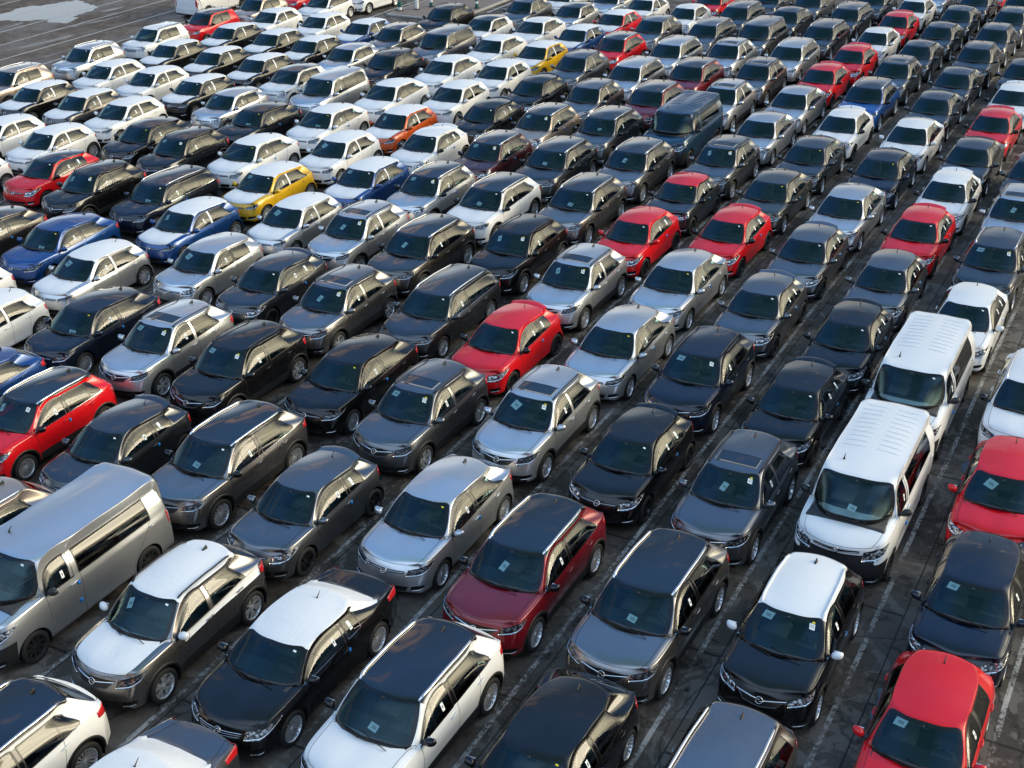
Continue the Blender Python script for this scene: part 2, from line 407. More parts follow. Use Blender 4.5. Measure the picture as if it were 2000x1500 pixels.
class Geo:
    """collects simple shapes into one mesh, with material slots"""
    def __init__(s): s.v = []; s.f = []; s.m = []
    def add(s, vs, fs, m=0):
        o = len(s.v); s.v += [tuple(v) for v in vs]; s.f += [tuple(i + o for i in f) for f in fs]; s.m += [m] * len(fs)
    def box(s, c, d, m=0, bev=.0, taper=1.0, rot=None):
        x, y, z = d[0] / 2, d[1] / 2, d[2] / 2
        b = min(bev, x * .9, y * .9, z * .9)
        if b <= 0:
            vs = [(sx * x * (taper if sz > 0 else 1), sy * y * (taper if sz > 0 else 1), sz * z) for sz in (-1, 1) for sx, sy in ((-1, -1), (1, -1), (1, 1), (-1, 1))]
            fs = [(3, 2, 1, 0), (4, 5, 6, 7), (0, 1, 5, 4), (1, 2, 6, 5), (2, 3, 7, 6), (3, 0, 4, 7)]
        else:
            rings = []
            for zz, ins in ((-z, b), (-z + b, 0), (z - b, 0), (z, b)):
                tp = 1 + (taper - 1) * (zz + z) / (2 * z)
                X, Y = (x - ins) * tp, (y - ins) * tp; q = b * .6 if not ins else b * .4
                rings.append([(X - q, -Y, zz), (X, -Y + q, zz), (X, Y - q, zz), (X - q, Y, zz), (-X + q, Y, zz), (-X, Y - q, zz), (-X, -Y + q, zz), (-X + q, -Y, zz)])
            vs = [v for r in rings for v in r]; fs = [tuple(range(7, -1, -1)), tuple(range(24, 32))]
            for r in range(3):
                for i in range(8): fs.append((r * 8 + i, r * 8 + (i + 1) % 8, r * 8 + 8 + (i + 1) % 8, r * 8 + 8 + i))
        if rot is not None: vs = [tuple(rot @ Vector(v)) for v in vs]
        s.add([(v[0] + c[0], v[1] + c[1], v[2] + c[2]) for v in vs], fs, m)
    def tube(s, pts, r, m=0, n=8, rs=None, flat=1.0):
        pts = [Vector(p) for p in pts]; vs = []
        for i, p in enumerate(pts):
            d = (pts[min(i + 1, len(pts) - 1)] - pts[max(i - 1, 0)]).normalized()
            a = d.cross(Vector((0, 0, 1))); a = a.normalized() if a.length > 1e-4 else Vector((1, 0, 0)); b = a.cross(d)
            rr = rs[i] if rs else r
            for k in range(n):
                t = 2 * math.pi * k / n; vs.append(p + (a * math.cos(t) + b * math.sin(t) * flat) * rr)
        fs = [tuple(range(n - 1, -1, -1)), tuple(range(len(vs) - n, len(vs)))]
        for i in range(len(pts) - 1):
            for k in range(n): fs.append((i * n + k, i * n + (k + 1) % n, (i + 1) * n + (k + 1) % n, (i + 1) * n + k))
        s.add(vs, fs, m)
    def lathe(s, prof, n=32, m=0, axis='y', c=(0, 0, 0), mi=None):
        vs = []
        for r, h in prof:
            for k in range(n):
                t = 2 * math.pi * k / n; a, b = r * math.cos(t), r * math.sin(t)
                vs.append((c[0] + a, c[1] + h, c[2] + b) if axis == 'y' else (c[0] + a, c[1] + b, c[2] + h))
        o = len(s.v); s.v += vs
        for i in range(len(prof) - 1):
            for k in range(n):
                f = (i * n + k, (i + 1) * n + k, (i + 1) * n + (k + 1) % n, i * n + (k + 1) % n)
                s.f.append(tuple(q + o for q in (f if axis == 'y' else f[::-1]))); s.m.append(mi[i] if mi else m)
    def mesh(s, name, mats, smooth=True, angle=None):
        me = mesh_from(name, s.v, s.f, mats, s.m, smooth=smooth)
        if angle:
            bm = bmesh.new(); bm.from_mesh(me); bmesh.ops.remove_doubles(bm, verts=bm.verts, dist=1e-5)
            bmesh.ops.recalc_face_normals(bm, faces=bm.faces)
            for e in bm.edges:
                if len(e.link_faces) == 2 and e.calc_face_angle(0) > angle: e.smooth = False
            bm.to_mesh(me); bm.free()
        return me

class Snap:
    """lays patches, strips and points on the finished body surface"""
    def __init__(s, co, quads, nn): s.bvh = BVHTree.FromPolygons([tuple(c) for c in co], [tuple(q) for q in quads])
    def at(s, p, off):
        loc, nor, idx, d = s.bvh.find_nearest(Vector(p))
        return loc + nor * off, nor
    def patch(s, geo, lo, hi, nu, nv, off, m=0, rim=True, rim_m=None, mirror=True):
        def samp(poly, t):
            L = [0]
            for a, b in zip(poly, poly[1:]): L.append(L[-1] + (Vector(b) - Vector(a)).length)
            d = t * L[-1]
            for i in range(len(poly) - 1):
                if d <= L[i + 1] + 1e-9:
                    k = (d - L[i]) / max(1e-9, L[i + 1] - L[i]); return Vector(poly[i]).lerp(Vector(poly[i + 1]), k)
            return Vector(poly[-1])
        for sd in ((1, -1) if mirror else (1,)):
            vs = []; base = []
            for v in range(nv + 1):
                for u in range(nu + 1):
                    q = samp(lo, u / nu).lerp(samp(hi, u / nu), v / nv); q = Vector((q.x, q.y * sd, q.z))
                    loc, nor = s.at(q, off); vs.append(loc); base.append(loc - nor * (off + .004))
            W = nu + 1; fs = []
            for v in range(nv):
                for u in range(nu):
                    f = (v * W + u, v * W + u + 1, (v + 1) * W + u + 1, (v + 1) * W + u); fs.append(f)
            # orient outward
            a, b, c = vs[fs[0][0]], vs[fs[0][1]], vs[fs[0][2]]
            mid = len(fs) // 2; a, b, c = (vs[i] for i in fs[mid][:3])
            nrm = (b - a).cross(c - a); nor = s.at((a + b + c) / 3, 0)[1]
            if nrm.dot(nor) < 0: fs = [f[::-1] for f in fs]
            if rim:
                ring = [u for u in range(W)] + [v * W + nu for v in range(1, nv + 1)] + [nv * W + u for u in range(nu - 1, -1, -1)] + [v * W for v in range(nv - 1, 0, -1)]
                n0 = len(vs); vs += [base[i] for i in ring]
                for i in range(len(ring)):
                    j = (i + 1) % len(ring); fs.append((ring[i], ring[j], n0 + j, n0 + i))
            geo.add(vs, fs, m)

# ------------------------------------------------------------------ wheels
WHEELS = {}
def wheel_meshes(kind, r):
    key = (kind, round(r, 3))
    if key in WHEELS: return WHEELS[key]
    w = .20; rr = r * .715
    g = Geo()
    g.lathe([(rr - .005, -.085), (rr + .01, -.100), (r - .03, -.100), (r - .008, -.085), (r, -.06), (r, .06), (r - .008, .085), (r - .03, .100), (rr + .01, .100), (rr - .005, .082), (rr - .005, -.085)], 36)
    tyre = g.mesh('wheel', [MAT['rubber']])
    g = Geo(); mats = {'multi': [MAT['alloy'], MAT['disc']], 'twin': [MAT['alloy'], MAT['disc']], 'black': [MAT['alloydark'], MAT['disc']], 'steel': [MAT['steel'], MAT['disc']], 'cap': [MAT['alloy'], MAT['disc']]}[kind]
    y0 = .078
    g.lathe([(rr, .088), (rr - .012, .090), (rr - .022, .074), (rr - .03, -.06)], 36)
    g.lathe([(.001, -.012), (rr * .80, -.012), (rr * .80, .002), (.001, .002)], 24, 1)
    g.lathe([(.001, y0 - .010), (.030, y0 - .010), (.034, y0 - .018), (.062, y0 - .026), (.066, .0)], 20)
    n = {'multi': 16, 'twin': 10, 'black': 10, 'steel': 9, 'cap': 9}[kind]
    for k in range(n):
        if kind in ('twin', 'black'):
            a0 = 2 * math.pi * (k // 2) / 5; side = -1 if k % 2 else 1
            a_in = a0 + side * .16; a_out = a0 + side * .26; w0, w1 = .021, .026
        else: a_in = a_out = 2 * math.pi * k / n; w0, w1 = (.010, .013) if kind == 'multi' else (.030, .034)
        pts = []
        for (rad, a, ww, yy) in ((.050, a_in, w0, y0 - .028), (rr * .6, (a_in + a_out) / 2, (w0 + w1) / 2, y0 - .014), (rr - .012, a_out, w1, y0 + .004)):
            t = Vector((-math.sin(a), 0, math.cos(a))); c = Vector((rad * math.cos(a), yy, rad * math.sin(a)))
            pts.append((c - t * ww, c + t * ww))
        vs = []
        for a, b in pts: vs += [a, b, b - Vector((0, .03, 0)), a - Vector((0, .03, 0))]
        fs = []
        for i in range(2):
            for q in range(4): fs.append((i * 4 + q, i * 4 + (q + 1) % 4, i * 4 + 4 + (q + 1) % 4, i * 4 + 4 + q))
        fs.append((8, 9, 10, 11)); g.add(vs, fs)
    rim = g.mesh('rim', mats, angle=R(40))
    WHEELS[key] = (tyre, rim); return WHEELS[key]

# ------------------------------------------------------------------ one model = a list of parts
# part: (name, mesh, slots, parent index or None, location, rotation z, detail level)
def build_model(p):
    P = cage(p); F = cage_faces(p)
    keys = []; index = {}; verts = []
    def vid(k):
        if k not in index:
            index[k] = len(verts); g, a, b, sd = k
            x, y, z = P[g, a, b] if (g, a, b) in P else P['s', a, b]
            verts.append((x, y * (sd if sd else 0), z)); keys.append(k)
        return index[k]
    faces = [tuple(vid(k) for k in ks) for ks, t in F]; tags = [t for ks, t in F]
    cr = {}
    for f in faces:
        for a, b in zip(f, f[1:] + f[:1]):
            c = crease_of(keys[a], keys[b])
            if c: cr[min(a, b), max(a, b)] = c
    T = np.array(verts); Cg = T.copy()
    for it in range(5):
        co, q, ti, nn = subdivide([tuple(v) for v in Cg], faces, tags, cr, 1)
        Cg += (T - co[:len(T)]) * (.85 if it else .9)
    co, quads, ti, nn = subdivide([tuple(v) for v in Cg], faces, tags, cr, p.get('level', 3))
    n_out = np.sum(nn[:, 1] * co[:, 1]) 
    if n_out < 0: quads = quads[:, ::-1]; nn = -nn
    hw, xa, xf, xr, wr = p['hw'], p['xa'], p['xf'], p['xr'], p['wr']
    snap = Snap(co, quads, nn)
    # wheel arches
    ra = wr + (.060 if not p['clad'] else .075)
    for xw in (xa, -xa):
        d = np.hypot(co[:, 0] - xw, co[:, 2] - wr); side = np.abs(co[:, 1]) > hw - .30
        ins = (d < ra) & side
        keep = ~ins[quads].all(axis=1)
        quads = quads[keep]; ti = ti[keep]
        mv = np.where(ins)[0]; f = ra / np.maximum(d[mv], 1e-6)
        co[mv, 0] = xw + (co[mv, 0] - xw) * f; co[mv, 2] = wr + (co[mv, 2] - wr) * f
    zbelt = lambda x: p['zb'] + (p['zbr'] - p['zb']) * ((xa - .47) - x) / ((xa - .47) - p['x8'])
    # edges between parts -> panel gaps and window seals
    em = {}
    for fi, f in enumerate(quads):
        for a, b in ((f[0], f[1]), (f[1], f[2]), (f[2], f[3]), (f[3], f[0])):
            em.setdefault((a, b) if a < b else (b, a), []).append(fi)
    gaps = Geo(); seals = {}
    wins = {TI[n] for n in TAGS if n.startswith('win') or n.startswith('quarter') or n == 'rear_window'}
    solid = {TI[n] for n in ('body', 'bonnet', 'door_fl', 'door_fr', 'door_rl', 'door_rr', 'tailgate')}
    for (a, b), fl in em.items():
        if len(fl) != 2 or ti[fl[0]] == ti[fl[1]]: continue
        t1, t2 = ti[fl[0]], ti[fl[1]]
        va, vb = Vector(co[a]), Vector(co[b]); na, nb = Vector(nn[a]), Vector(nn[b]); e = (vb - va).normalized()
        def strip(geo, w, off, m, ext=.3):
            ta = na.cross(e).normalized() * w; tb = nb.cross(e).normalized() * w
            ex = e * w * ext
            geo.add([va - ta + na * off - ex, vb - tb + nb * off + ex, vb + tb + nb * off + ex, va + ta + na * off - ex], [(0, 1, 2, 3)], m)
        if t1 in solid and t2 in solid: strip(gaps, .0042, .0012, 0)
        elif (t1 in wins) != (t2 in wins) and TI['windscreen'] not in (t1, t2):
            wt = t1 if t1 in wins else t2
            mid = (va + vb) / 2
            low = abs(mid.y) > hw - .12 and mid.z < zbelt(mid.x) + .035 and TAGS[wt] != 'rear_window'
            g = seals.setdefault(wt, Geo())
            if low and p['chrome']: strip(g, .008, .004, 2)
            else: strip(g, .012, .003, 1)
    parts = []
    def sub(tagname, mats, name, attr=False, extra=None, parent=None, lod=0, slots=None):
        sel = quads[ti == TI[tagname]]
        if len(sel) == 0: return None
        u, inv = np.unique(sel, return_inverse=True); fs = inv.reshape(-1, 4)
        vs = co[u]; ns = nn[u]; mi = [0] * len(fs); V = [tuple(v) for v in vs]; FS = [tuple(f) for f in fs]; NS = [tuple(n) for n in ns]
        ed = None
        if attr:
            cnt = {}
            for f in FS:
                for a, b in zip(f, f[1:] + f[:1]): cnt[min(a, b), max(a, b)] = cnt.get((min(a, b), max(a, b)), 0) + 1
            segs = [k for k, c in cnt.items() if c == 1]
            A = np.array([V[a] for a, b in segs]); B = np.array([V[b] for a, b in segs]); BA = B - A; L2 = (BA ** 2).sum(1) + 1e-12
            ed = []
            for v in vs:
                t = np.clip(((v - A) * BA).sum(1) / L2, 0, 1); ed.append(float(np.sqrt((((A + BA * t[:, None]) - v) ** 2).sum(1)).min()))
        if extra is not None and extra.v:
            o = len(V); V += extra.v; FS += [tuple(i + o for i in f) for f in extra.f]; mi += extra.m
            NS += [(0, 0, 0)] * len(extra.v)
        me = mesh_from(name, V, FS, mats, mi, normals=NS)
        if ed is not None:
            at = me.attributes.new('edge', 'FLOAT', 'POINT'); at.data.foreach_set('value', ed + [1.0] * (len(V) - len(ed)))
        parts.append([name, me, slots or [None] * len(mats), parent, (0, 0, 0), lod]); return len(parts) - 1
    for i in range(len(gaps.m)): gaps.m[i] += 1
    # inner arch liners belong to the body shell
    lin = Geo()
    for xw in (xa, -xa):
        for sd in (1, -1):
            n = 20; vs = []
            for k in range(n + 1):
                a = math.pi * (-.12 + 1.24 * k / n)
                for yy, q in ((hw - .03, ra + .002), (hw - .34, ra - .004)): vs.append((xw + q * math.cos(a), sd * yy, wr + q * math.sin(a)))
            lin.add(vs, [(2 * k, 2 * k + 1, 2 * k + 3, 2 * k + 2) for k in range(n)], 2)
            c = len(vs); lin.add([(xw, sd * (hw - .30), wr)] + [(xw + (ra) * math.cos(math.pi * (-.12 + 1.24 * k / n)), sd * (hw - .30), wr + ra * math.sin(math.pi * (-.12 + 1.24 * k / n))) for k in range(n + 1)], [(0, k + 1, k + 2) for k in range(n)], 2)
    lin.box((0, 0, .215), (p['L'] - .5, p['W'] - .5, .03), 2)
    lin.m = [m for m in lin.m]
    ex = Geo(); ex.v = gaps.v[:]; ex.f = gaps.f[:]; ex.m = gaps.m[:]; ex.add(lin.v, lin.f); ex.m = gaps.m + [2] * len(lin.f)
    pm = PAINT['white']
    b = sub('body', [pm, MAT['gap'], MAT['plastic']], 'body', extra=ex, slots=['PAINT', None, None])
    sub('bonnet', [pm], 'bonnet', slots=['HOOD'])
    ribs = Geo()
    if p.get('ribs'):
        zz = p['H'] + .05; g = ribs
        for k in range(10):
            x = -.10 - k * .215
            for y1, y2 in ((.09, .62), (-.62, -.09)):
                vs = []; n_ = 8
                for i in range(n_ + 1):
                    e = math.sin(math.pi * min(1, min(i, n_ - i) / 1.5) / 2)
                    for q, h in ((-.036, .0004), (-.024, .012), (.024, .012), (.036, .0004)):
                        loc, nor = snap.at((x + q, y1 + (y2 - y1) * i / n_, zz), .0006 + h * e); vs.append(loc)
                g.add(vs, [(i * 4 + q, i * 4 + 4 + q, i * 4 + 5 + q, i * 4 + 1 + q) for i in range(n_) for q in range(3)])
    sub('roof', [pm], 'roof', slots=['ROOF'], extra=ribs)
    sub('tailgate', [pm], 'tailgate', slots=['PAINT'])
    tid = TI['trim']; sel = np.where(ti == tid)[0]
    if len(sel):
        cx = co[quads[sel]].mean(axis=1)
        for nm, msk in (('front_bumper_trim', cx[:, 0] > xa - .05), ('rear_bumper_trim', cx[:, 0] < -xa + .05), ('sill', (np.abs(cx[:, 0]) < xa - .05) & (cx[:, 1] > 0)), ('sill', (np.abs(cx[:, 0]) < xa - .05) & (cx[:, 1] < 0))):
            TAGS2 = sel[msk]
            if not len(TAGS2): continue
            TI['_'] = 99; old = ti[TAGS2].copy(); ti[TAGS2] = 99; sub('_', [MAT['plastic']], nm); ti[TAGS2] = old
    ws = sub('windscreen', [MAT['glass']], 'windscreen', attr=True)
    sg = [MAT['side_glass'], MAT['trim'], MAT['chrome']]; pg = [MAT['privacy'], MAT['trim'], MAT['chrome']]
    rear = pg if p.get('privacy') else sg
    sub('rear_window', [MAT['privacy'], MAT['trim'], MAT['chrome']], 'rear_window', attr=True, extra=seals.get(TI['rear_window']), slots=['REARWIN', None, None])
    doors = {}
    for s in 'lr':
        doors['f' + s] = sub('door_f' + s, [pm], 'front_door', slots=['PAINT'])
        if p['doors'] == 5: doors['r' + s] = sub('door_r' + s, [pm], 'rear_door', slots=['PAINT'])
        sub('win_front_' + s, sg, 'quarter_window', attr=True, extra=seals.get(TI['win_front_' + s]), parent=doors['f' + s], lod=0)
        sub('win_f' + s, sg, 'door_window', attr=True, extra=seals.get(TI['win_f' + s]), parent=doors['f' + s])
        sub('win_r' + s, rear, 'door_window' if p['doors'] == 5 else 'side_window', attr=True, extra=seals.get(TI['win_r' + s]), parent=doors.get('r' + s))
        sub('pillar_' + s, [MAT['gloss']], 'door_pillar', slots=['PILLAR'])
        sub('quarter_' + s, rear, 'quarter_window', attr=True, extra=seals.get(TI['quarter_' + s]))
    def part(name, geo, mats, parent=None, lod=0, slots=None, smooth=True, angle=None, loc=(0, 0, 0)):
        if not geo.v: return None
        parts.append([name, geo.mesh(name, mats, smooth, angle), slots or [None] * len(mats), parent, loc, lod]); return len(parts) - 1
    # wheels
    tyre, rim = wheel_meshes(p.get('rim', 'multi'), wr)
    for xw in (xa, -xa):
        for sd in (1, -1):
            parts.append(['wheel', tyre, [None], None, (xw, sd * (hw - .108), wr), 0, 0 if sd > 0 else math.pi]); wi = len(parts) - 1
            parts.append(['rim', rim, [None, None], wi, (0, 0, 0), 0])
    # arch trim on high-riding models
    if p['clad']:
        for xw in (xa, -xa):
            for sd in (1, -1):
                g = Geo(); n = 22; vs = []
                for k in range(n + 1):
                    a = math.pi * (-.06 + 1.12 * k / n)
                    for q, off in ((ra - .004, -.02), (ra - .004, .010), (ra + .045, .008), (ra + .055, -.004)):
                        loc, nor = snap.at((xw + q * math.cos(a), sd * (hw), wr + q * math.sin(a)), off); vs.append(loc)
                fs = []
                for k in range(n):
                    for c in range(3): fs.append((k * 4 + c, k * 4 + c + 1, k * 4 + 5 + c, k * 4 + 4 + c))
                if sd > 0: fs = [f[::-1] for f in fs]
                g.add(vs, fs); part('wheel_arch_trim', g, [MAT['plastic']], lod=1)
    # lamps
    z0 = p['zl']; hl = p.get('lamp', (.06, .19, .50))   # drop below the bonnet edge, height, length back along the wing
    yi = hw * p.get('lamp_in', .56)
    lens = MAT['lens_dark'] if p.get('darklamp') else MAT['lens']
    for sd in (1, -1):
        g = Geo()
        lo = [(xf - .05, yi, z0 - hl[1] * .80), (xf - .17, hw - .16, z0 - hl[1] * .78), (xf - .36, hw - .03, z0 - hl[1] * .42), (xf - hl[2], hw - .02, z0 + .02)]
        hi = [(xf - .13, yi + .02, z0 - hl[0] * .5), (xf - .27, hw - .18, z0 - .0), (xf - .42, hw - .075, z0 + .02), (xf - hl[2] - .02, hw - .035, z0 + .035)]
        m = lambda q: [(a, bb * sd, c) for a, bb, c in q]
        snap.patch(g, m(lo), m(hi), 18, 6, .006, 0, mirror=False)
        # daytime running strip and projector
        l2 = [Vector(a).lerp(Vector(c), .10) for a, c in zip(lo, hi)]; h2 = [Vector(a).lerp(Vector(c), .26) for a, c in zip(lo, hi)]
        snap.patch(g, m([tuple(v) for v in l2]), m([tuple(v) for v in h2]), 18, 1, .010, 1, mirror=False)
        cc = Vector(lo[1]).lerp(Vector(hi[1]), .55); loc, nor = snap.at((cc.x, cc.y * sd, cc.z), .008)
        part('headlight', g, [lens, MAT['chrome']])
    zt = p['ztb'] - .07
    for sd in (1, -1):
        g = Geo(); tl = p.get('tail', (.20, .34, .22))   # height, width on the tail, length along the side
        m = lambda q: [(a, bb * sd, c) for a, bb, c in q]
        snap.patch(g, m([(xr + .03, hw - tl[1], zt - tl[0] * .7), (xr + .14, hw - .15, zt - tl[0]), (xr + .17 + tl[2], hw - .04, zt - tl[0] * .45)]),
                   m([(xr + .04, hw - tl[1], zt - .02), (xr + .15, hw - .16, zt + .02), (xr + .17 + tl[2], hw - .06, zt + .03)]), 12, 4, .007, 0, mirror=False)
        part('tail_light', g, [MAT['tail']])
    # grille, lower intake, fog lamps, emblem
    gr = p.get('grille', 'wing'); zg = z0 - (.008 if gr != 'slim' else .03); yg_ = hw * (.57 if gr != 'slim' else .52)
    g = Geo()
    if gr == 'wing':
        snap.patch(g, [(xf, -yg_ * .62, zg - .20), (xf + .05, 0, zg - .235), (xf, yg_ * .62, zg - .20)], [(xf - .05, -yg_, zg), (xf, 0, zg - .012), (xf - .05, yg_, zg)], 16, 5, .005, 0, mirror=False)
        snap.patch(g, [(xf - .02, .07, zg - .115), (xf - .05, yg_ * .96, zg - .045)], [(xf - .02, .07, zg - .085), (xf - .06, yg_, zg - .010)], 8, 1, .014, 1)
    elif gr == 'slim':
        snap.patch(g, [(xf - .02, -yg_, zg - .06), (xf + .03, 0, zg - .075), (xf - .02, yg_, zg - .06)], [(xf - .05, -yg_, zg), (xf, 0, zg - .012), (xf - .05, yg_, zg)], 16, 2, .005, 0, mirror=False)
        snap.patch(g, [(xf - .05, -yg_, zg - .040), (xf, 0, zg - .050), (xf - .05, yg_, zg - .040)], [(xf - .05, -yg_, zg - .024), (xf, 0, zg - .034), (xf - .05, yg_, zg - .024)], 16, 1, .012, 1, mirror=False)
    elif gr == 'bars':
        snap.patch(g, [(xf, -yg_ * .8, zg - .16), (xf + .05, 0, zg - .19), (xf, yg_ * .8, zg - .16)], [(xf - .05, -yg_, zg), (xf, 0, zg - .012), (xf - .05, yg_, zg)], 16, 4, .005, 0, mirror=False)
        for q in range(3):
            zz = zg - .03 - q * .045
            snap.patch(g, [(xf - .03, -yg_ * (.96 - .05 * q), zz - .014), (xf + .02, 0, zz - .03), (xf - .03, yg_ * (.96 - .05 * q), zz - .014)], [(xf - .03, -yg_ * (.96 - .05 * q), zz + (.012 if q == 0 else 0)), (xf + .02, 0, zz - .016 + (.014 if q == 0 else 0)), (xf - .03, yg_ * (.96 - .05 * q), zz + (.012 if q == 0 else 0))], 16, 1, .013, 1, mirror=False)
    part('grille', g, [MAT['grille'], MAT['chrome']])
    g = Geo(); zi = .36 if not p['clad'] else .40
    snap.patch(g, [(xf, -hw * .55, zi - .085), (xf + .04, 0, zi - .095), (xf, hw * .55, zi - .085)], [(xf, -hw * .62, zi + .05), (xf + .04, 0, zi + .05), (xf, hw * .62, zi + .05)], 14, 3, .005, 0, mirror=False)
    part('lower_intake', g, [MAT['grille']], lod=1)
    for sd in (1, -1):
        g = Geo()
        m = lambda q: [(a, bb * sd, c) for a, bb, c in q]
        snap.patch(g, m([(xf - .05, hw * .66, zi - .05), (xf - .15, hw - .17, zi - .03), (xf - .24, hw - .07, zi + .01)]), m([(xf - .05, hw * .68, zi + .05), (xf - .15, hw - .16, zi + .07), (xf - .26, hw - .06, zi + .07)]), 8, 3, .006, 0, mirror=False)
        snap.patch(g, m([(xf - .06, hw * .68, zi - .045), (xf - .15, hw - .18, zi - .03), (xf - .22, hw - .08, zi + .0)]), m([(xf - .06, hw * .68, zi - .025), (xf - .15, hw - .18, zi - .008), (xf - .22, hw - .08, zi + .018)]), 8, 1, .014, 1, mirror=False)
        part('fog_lamp', g, [MAT['gloss'], MAT['chrome']], lod=1)
    g = Geo(); em_ = p.get('emblem', 'bolt')
    ec, en = snap.at((xf + .05, 0, zg - (.09 if gr == 'wing' else .055 if gr == 'bars' else .035)), .018); er = .062
    ux = Vector((0, 1, 0)); uz = en.cross(ux).normalized(); uz = uz if uz.z > 0 else -uz
    if em_ == 'diamond':
        ring = [(0, 1.25), (.72, 0), (0, -1.25), (-.72, 0)]
        for i in range(4):
            a, bb = ring[i], ring[(i + 1) % 4]
            g.tube([ec + ux * a[0] * er + uz * a[1] * er, ec + ux * bb[0] * er + uz * bb[1] * er], .014, n=6)
    else:
        g.tube([ec + ux * er * math.cos(t) + uz * er * math.sin(t) for t in [2 * math.pi * k / 20 for k in range(21)]], .0085, n=6)
        if em_ == 'bolt':
            g.tube([ec - ux * er * 1.05 + uz * .012, ec + ux * .012 + uz * .014, ec - ux * .012 - uz * .014, ec + ux * er * 1.05 - uz * .012], .008, n=5)
        elif em_ == 'vee':
            g.tube([ec - ux * er * .7 + uz * .035, ec - uz * .03, ec + ux * er * .7 + uz * .035], .007, n=5)
    part('emblem', g, [MAT['chrome']], lod=1)
    # wipers, mirrors, handles, aerial
    zc, xc = p['zc'], p['xc']
    for y0, y1 in ((.50 * hw, -.12), (-.10, -.62 * hw)):
        g = Geo(); A, _ = snap.at((xc + .02, y0, zc), .018); M_, _ = snap.at((xc - .05, (y0 + y1) / 2, zc + .03), .022); B_, _ = snap.at((xc - .14, y1, zc + .05), .02)
        g.tube([A, M_, B_], .008, n=5); part('wiper', g, [MAT['gap']], lod=1)
    xm = xa - .56; zm = p['zb'] + .10
    for sd in (1, -1):
        g = Geo(); prof = []
        n1, n2 = 10, 12; vs = []
        for i in range(n1 + 1):
            th = math.pi * i / n1
            for k in range(n2):
                ph = 2 * math.pi * k / n2
                ux_, uy_, uz_ = math.cos(th), math.sin(th) * math.cos(ph), math.sin(th) * math.sin(ph)
                sgn = lambda v, e: math.copysign(abs(v) ** e, v)
                X = ux_ * .085 if ux_ > 0 else ux_ * .045
                vs.append((xm + X - .03 * uy_ * .6, sd * (hw + .085 + sgn(uy_, .8) * .105), zm + sgn(uz_, .8) * .078 + .015 * uy_))
        fs = []
        for i in range(n1):
            for k in range(n2): fs.append((i * n2 + k, i * n2 + (k + 1) % n2, (i + 1) * n2 + (k + 1) % n2, (i + 1) * n2 + k))
        g.add(vs, fs, 0)
        g.box((xm - .005, sd * (hw - .015), zm - .075), (.09, .16, .05), 1, .012)
        g.box((xm - .048, sd * (hw + .09), zm), (.012, .16, .105), 2, .005)
        part('mirror', g, [pm, MAT['plastic'], MAT['chrome']], slots=['MIRROR', None, None], angle=R(60))
    for s, sd in (('l', 1), ('r', -1)):
        for d, x in (('f', p['xB'] + .13), ('r', p['xC'] + .02)):
            if doors.get(d + s) is None: continue
            g = Geo(); zz = zbelt(x) - .115
            a, n_ = snap.at((x + .09, sd * hw, zz - .006), .022); c, _ = snap.at((x, sd * hw, zz), .030); bb, _ = snap.at((x - .09, sd * hw, zz + .006), .022)
            g.tube([a, c, bb], .016, n=6, flat=.8)
            part('door_handle', g, [pm], parent=doors[d + s], lod=1, slots=['PAINT'])
    if p['H'] < 1.9:
        g = Geo(); a, n_ = snap.at((p['xrr'] + .26, 0, p['H'] + .05), 0)
        if p.get('fin'):
            vs = []
            for xx, zz, ww in ((.085, -.006, .004), (.04, .012, .016), (-.01, .034, .014), (-.05, .060, .008), (-.075, .066, .004), (-.088, .03, .012)): vs += [(a.x + xx, ww, a.z + zz), (a.x + xx, -ww, a.z + zz), (a.x + xx * .9, -.026, a.z - .012), (a.x + xx * .9, .026, a.z - .012)]
            fs = [(0, 1, 2, 3), (23, 22, 21, 20)]
            for q in range(5): fs += [(q * 4 + c, q * 4 + 4 + c, q * 4 + 4 + (c + 1) % 4, q * 4 + (c + 1) % 4) for c in range(4)]
            g.add(vs, fs)
        else: g.tube([a + Vector((.02, 0, -.004)), a + Vector((0, 0, .02)), a + Vector((-.09, 0, .10))], .012, n=6, rs=[.022, .012, .006])
    else:
        g = Geo(); a, n_ = snap.at((.55, -.42, 1.97), 0); g.tube([a, a + Vector((-.02, 0, .05)), a + Vector((-.09, 0, .10))], .012, n=6, rs=[.025, .014, .006])
    part('aerial', g, [MAT['plastic']])
    # roof rails
    if p.get('rails'):
        for sd in (1, -1):
            g = Geo(); x1, x2 = p['xh'] - (.08 if p['rails'] != 'float' else .02), p['xrr'] + .16
            pts = []; N = 12
            for k in range(N + 1):
                x = x1 + (x2 - x1) * k / N; yy = p['yr'] + (-.005 if p['rails'] != 'float' else .0) - (.03 * max(0, (k - 8) / 4))
                a, n_ = snap.at((x, sd * yy, p['H'] + .02), 0); h = .045 if 0 < k < N else .004
                if p['rails'] == 'float': h = .022 if 0 < k < N else .002
                pts.append(a + Vector((0, 0, h)))
            g.tube(pts, .020 if p['rails'] != 'float' else .026, n=8, flat=.8)
            part('roof_rail', g, [MAT['chrome'] if p['rails'] in ('chrome', 'float') else MAT['plastic']], slots=['RAIL'])
    if p.get('sunroof'):
        g = Geo(); x1, x2, yy = p['xh'] - .20, p['xh'] - .62, p['yr'] * .80; zz = p['H'] + .05
        snap.patch(g, [(x1, -yy, zz), (x1 + .03, 0, zz), (x1, yy, zz)], [(x2, -yy, zz), (x2 + .03, 0, zz), (x2, yy, zz)], 16, 8, .004, 0, mirror=False)
        part('sunroof', g, [MAT['glassroof']])
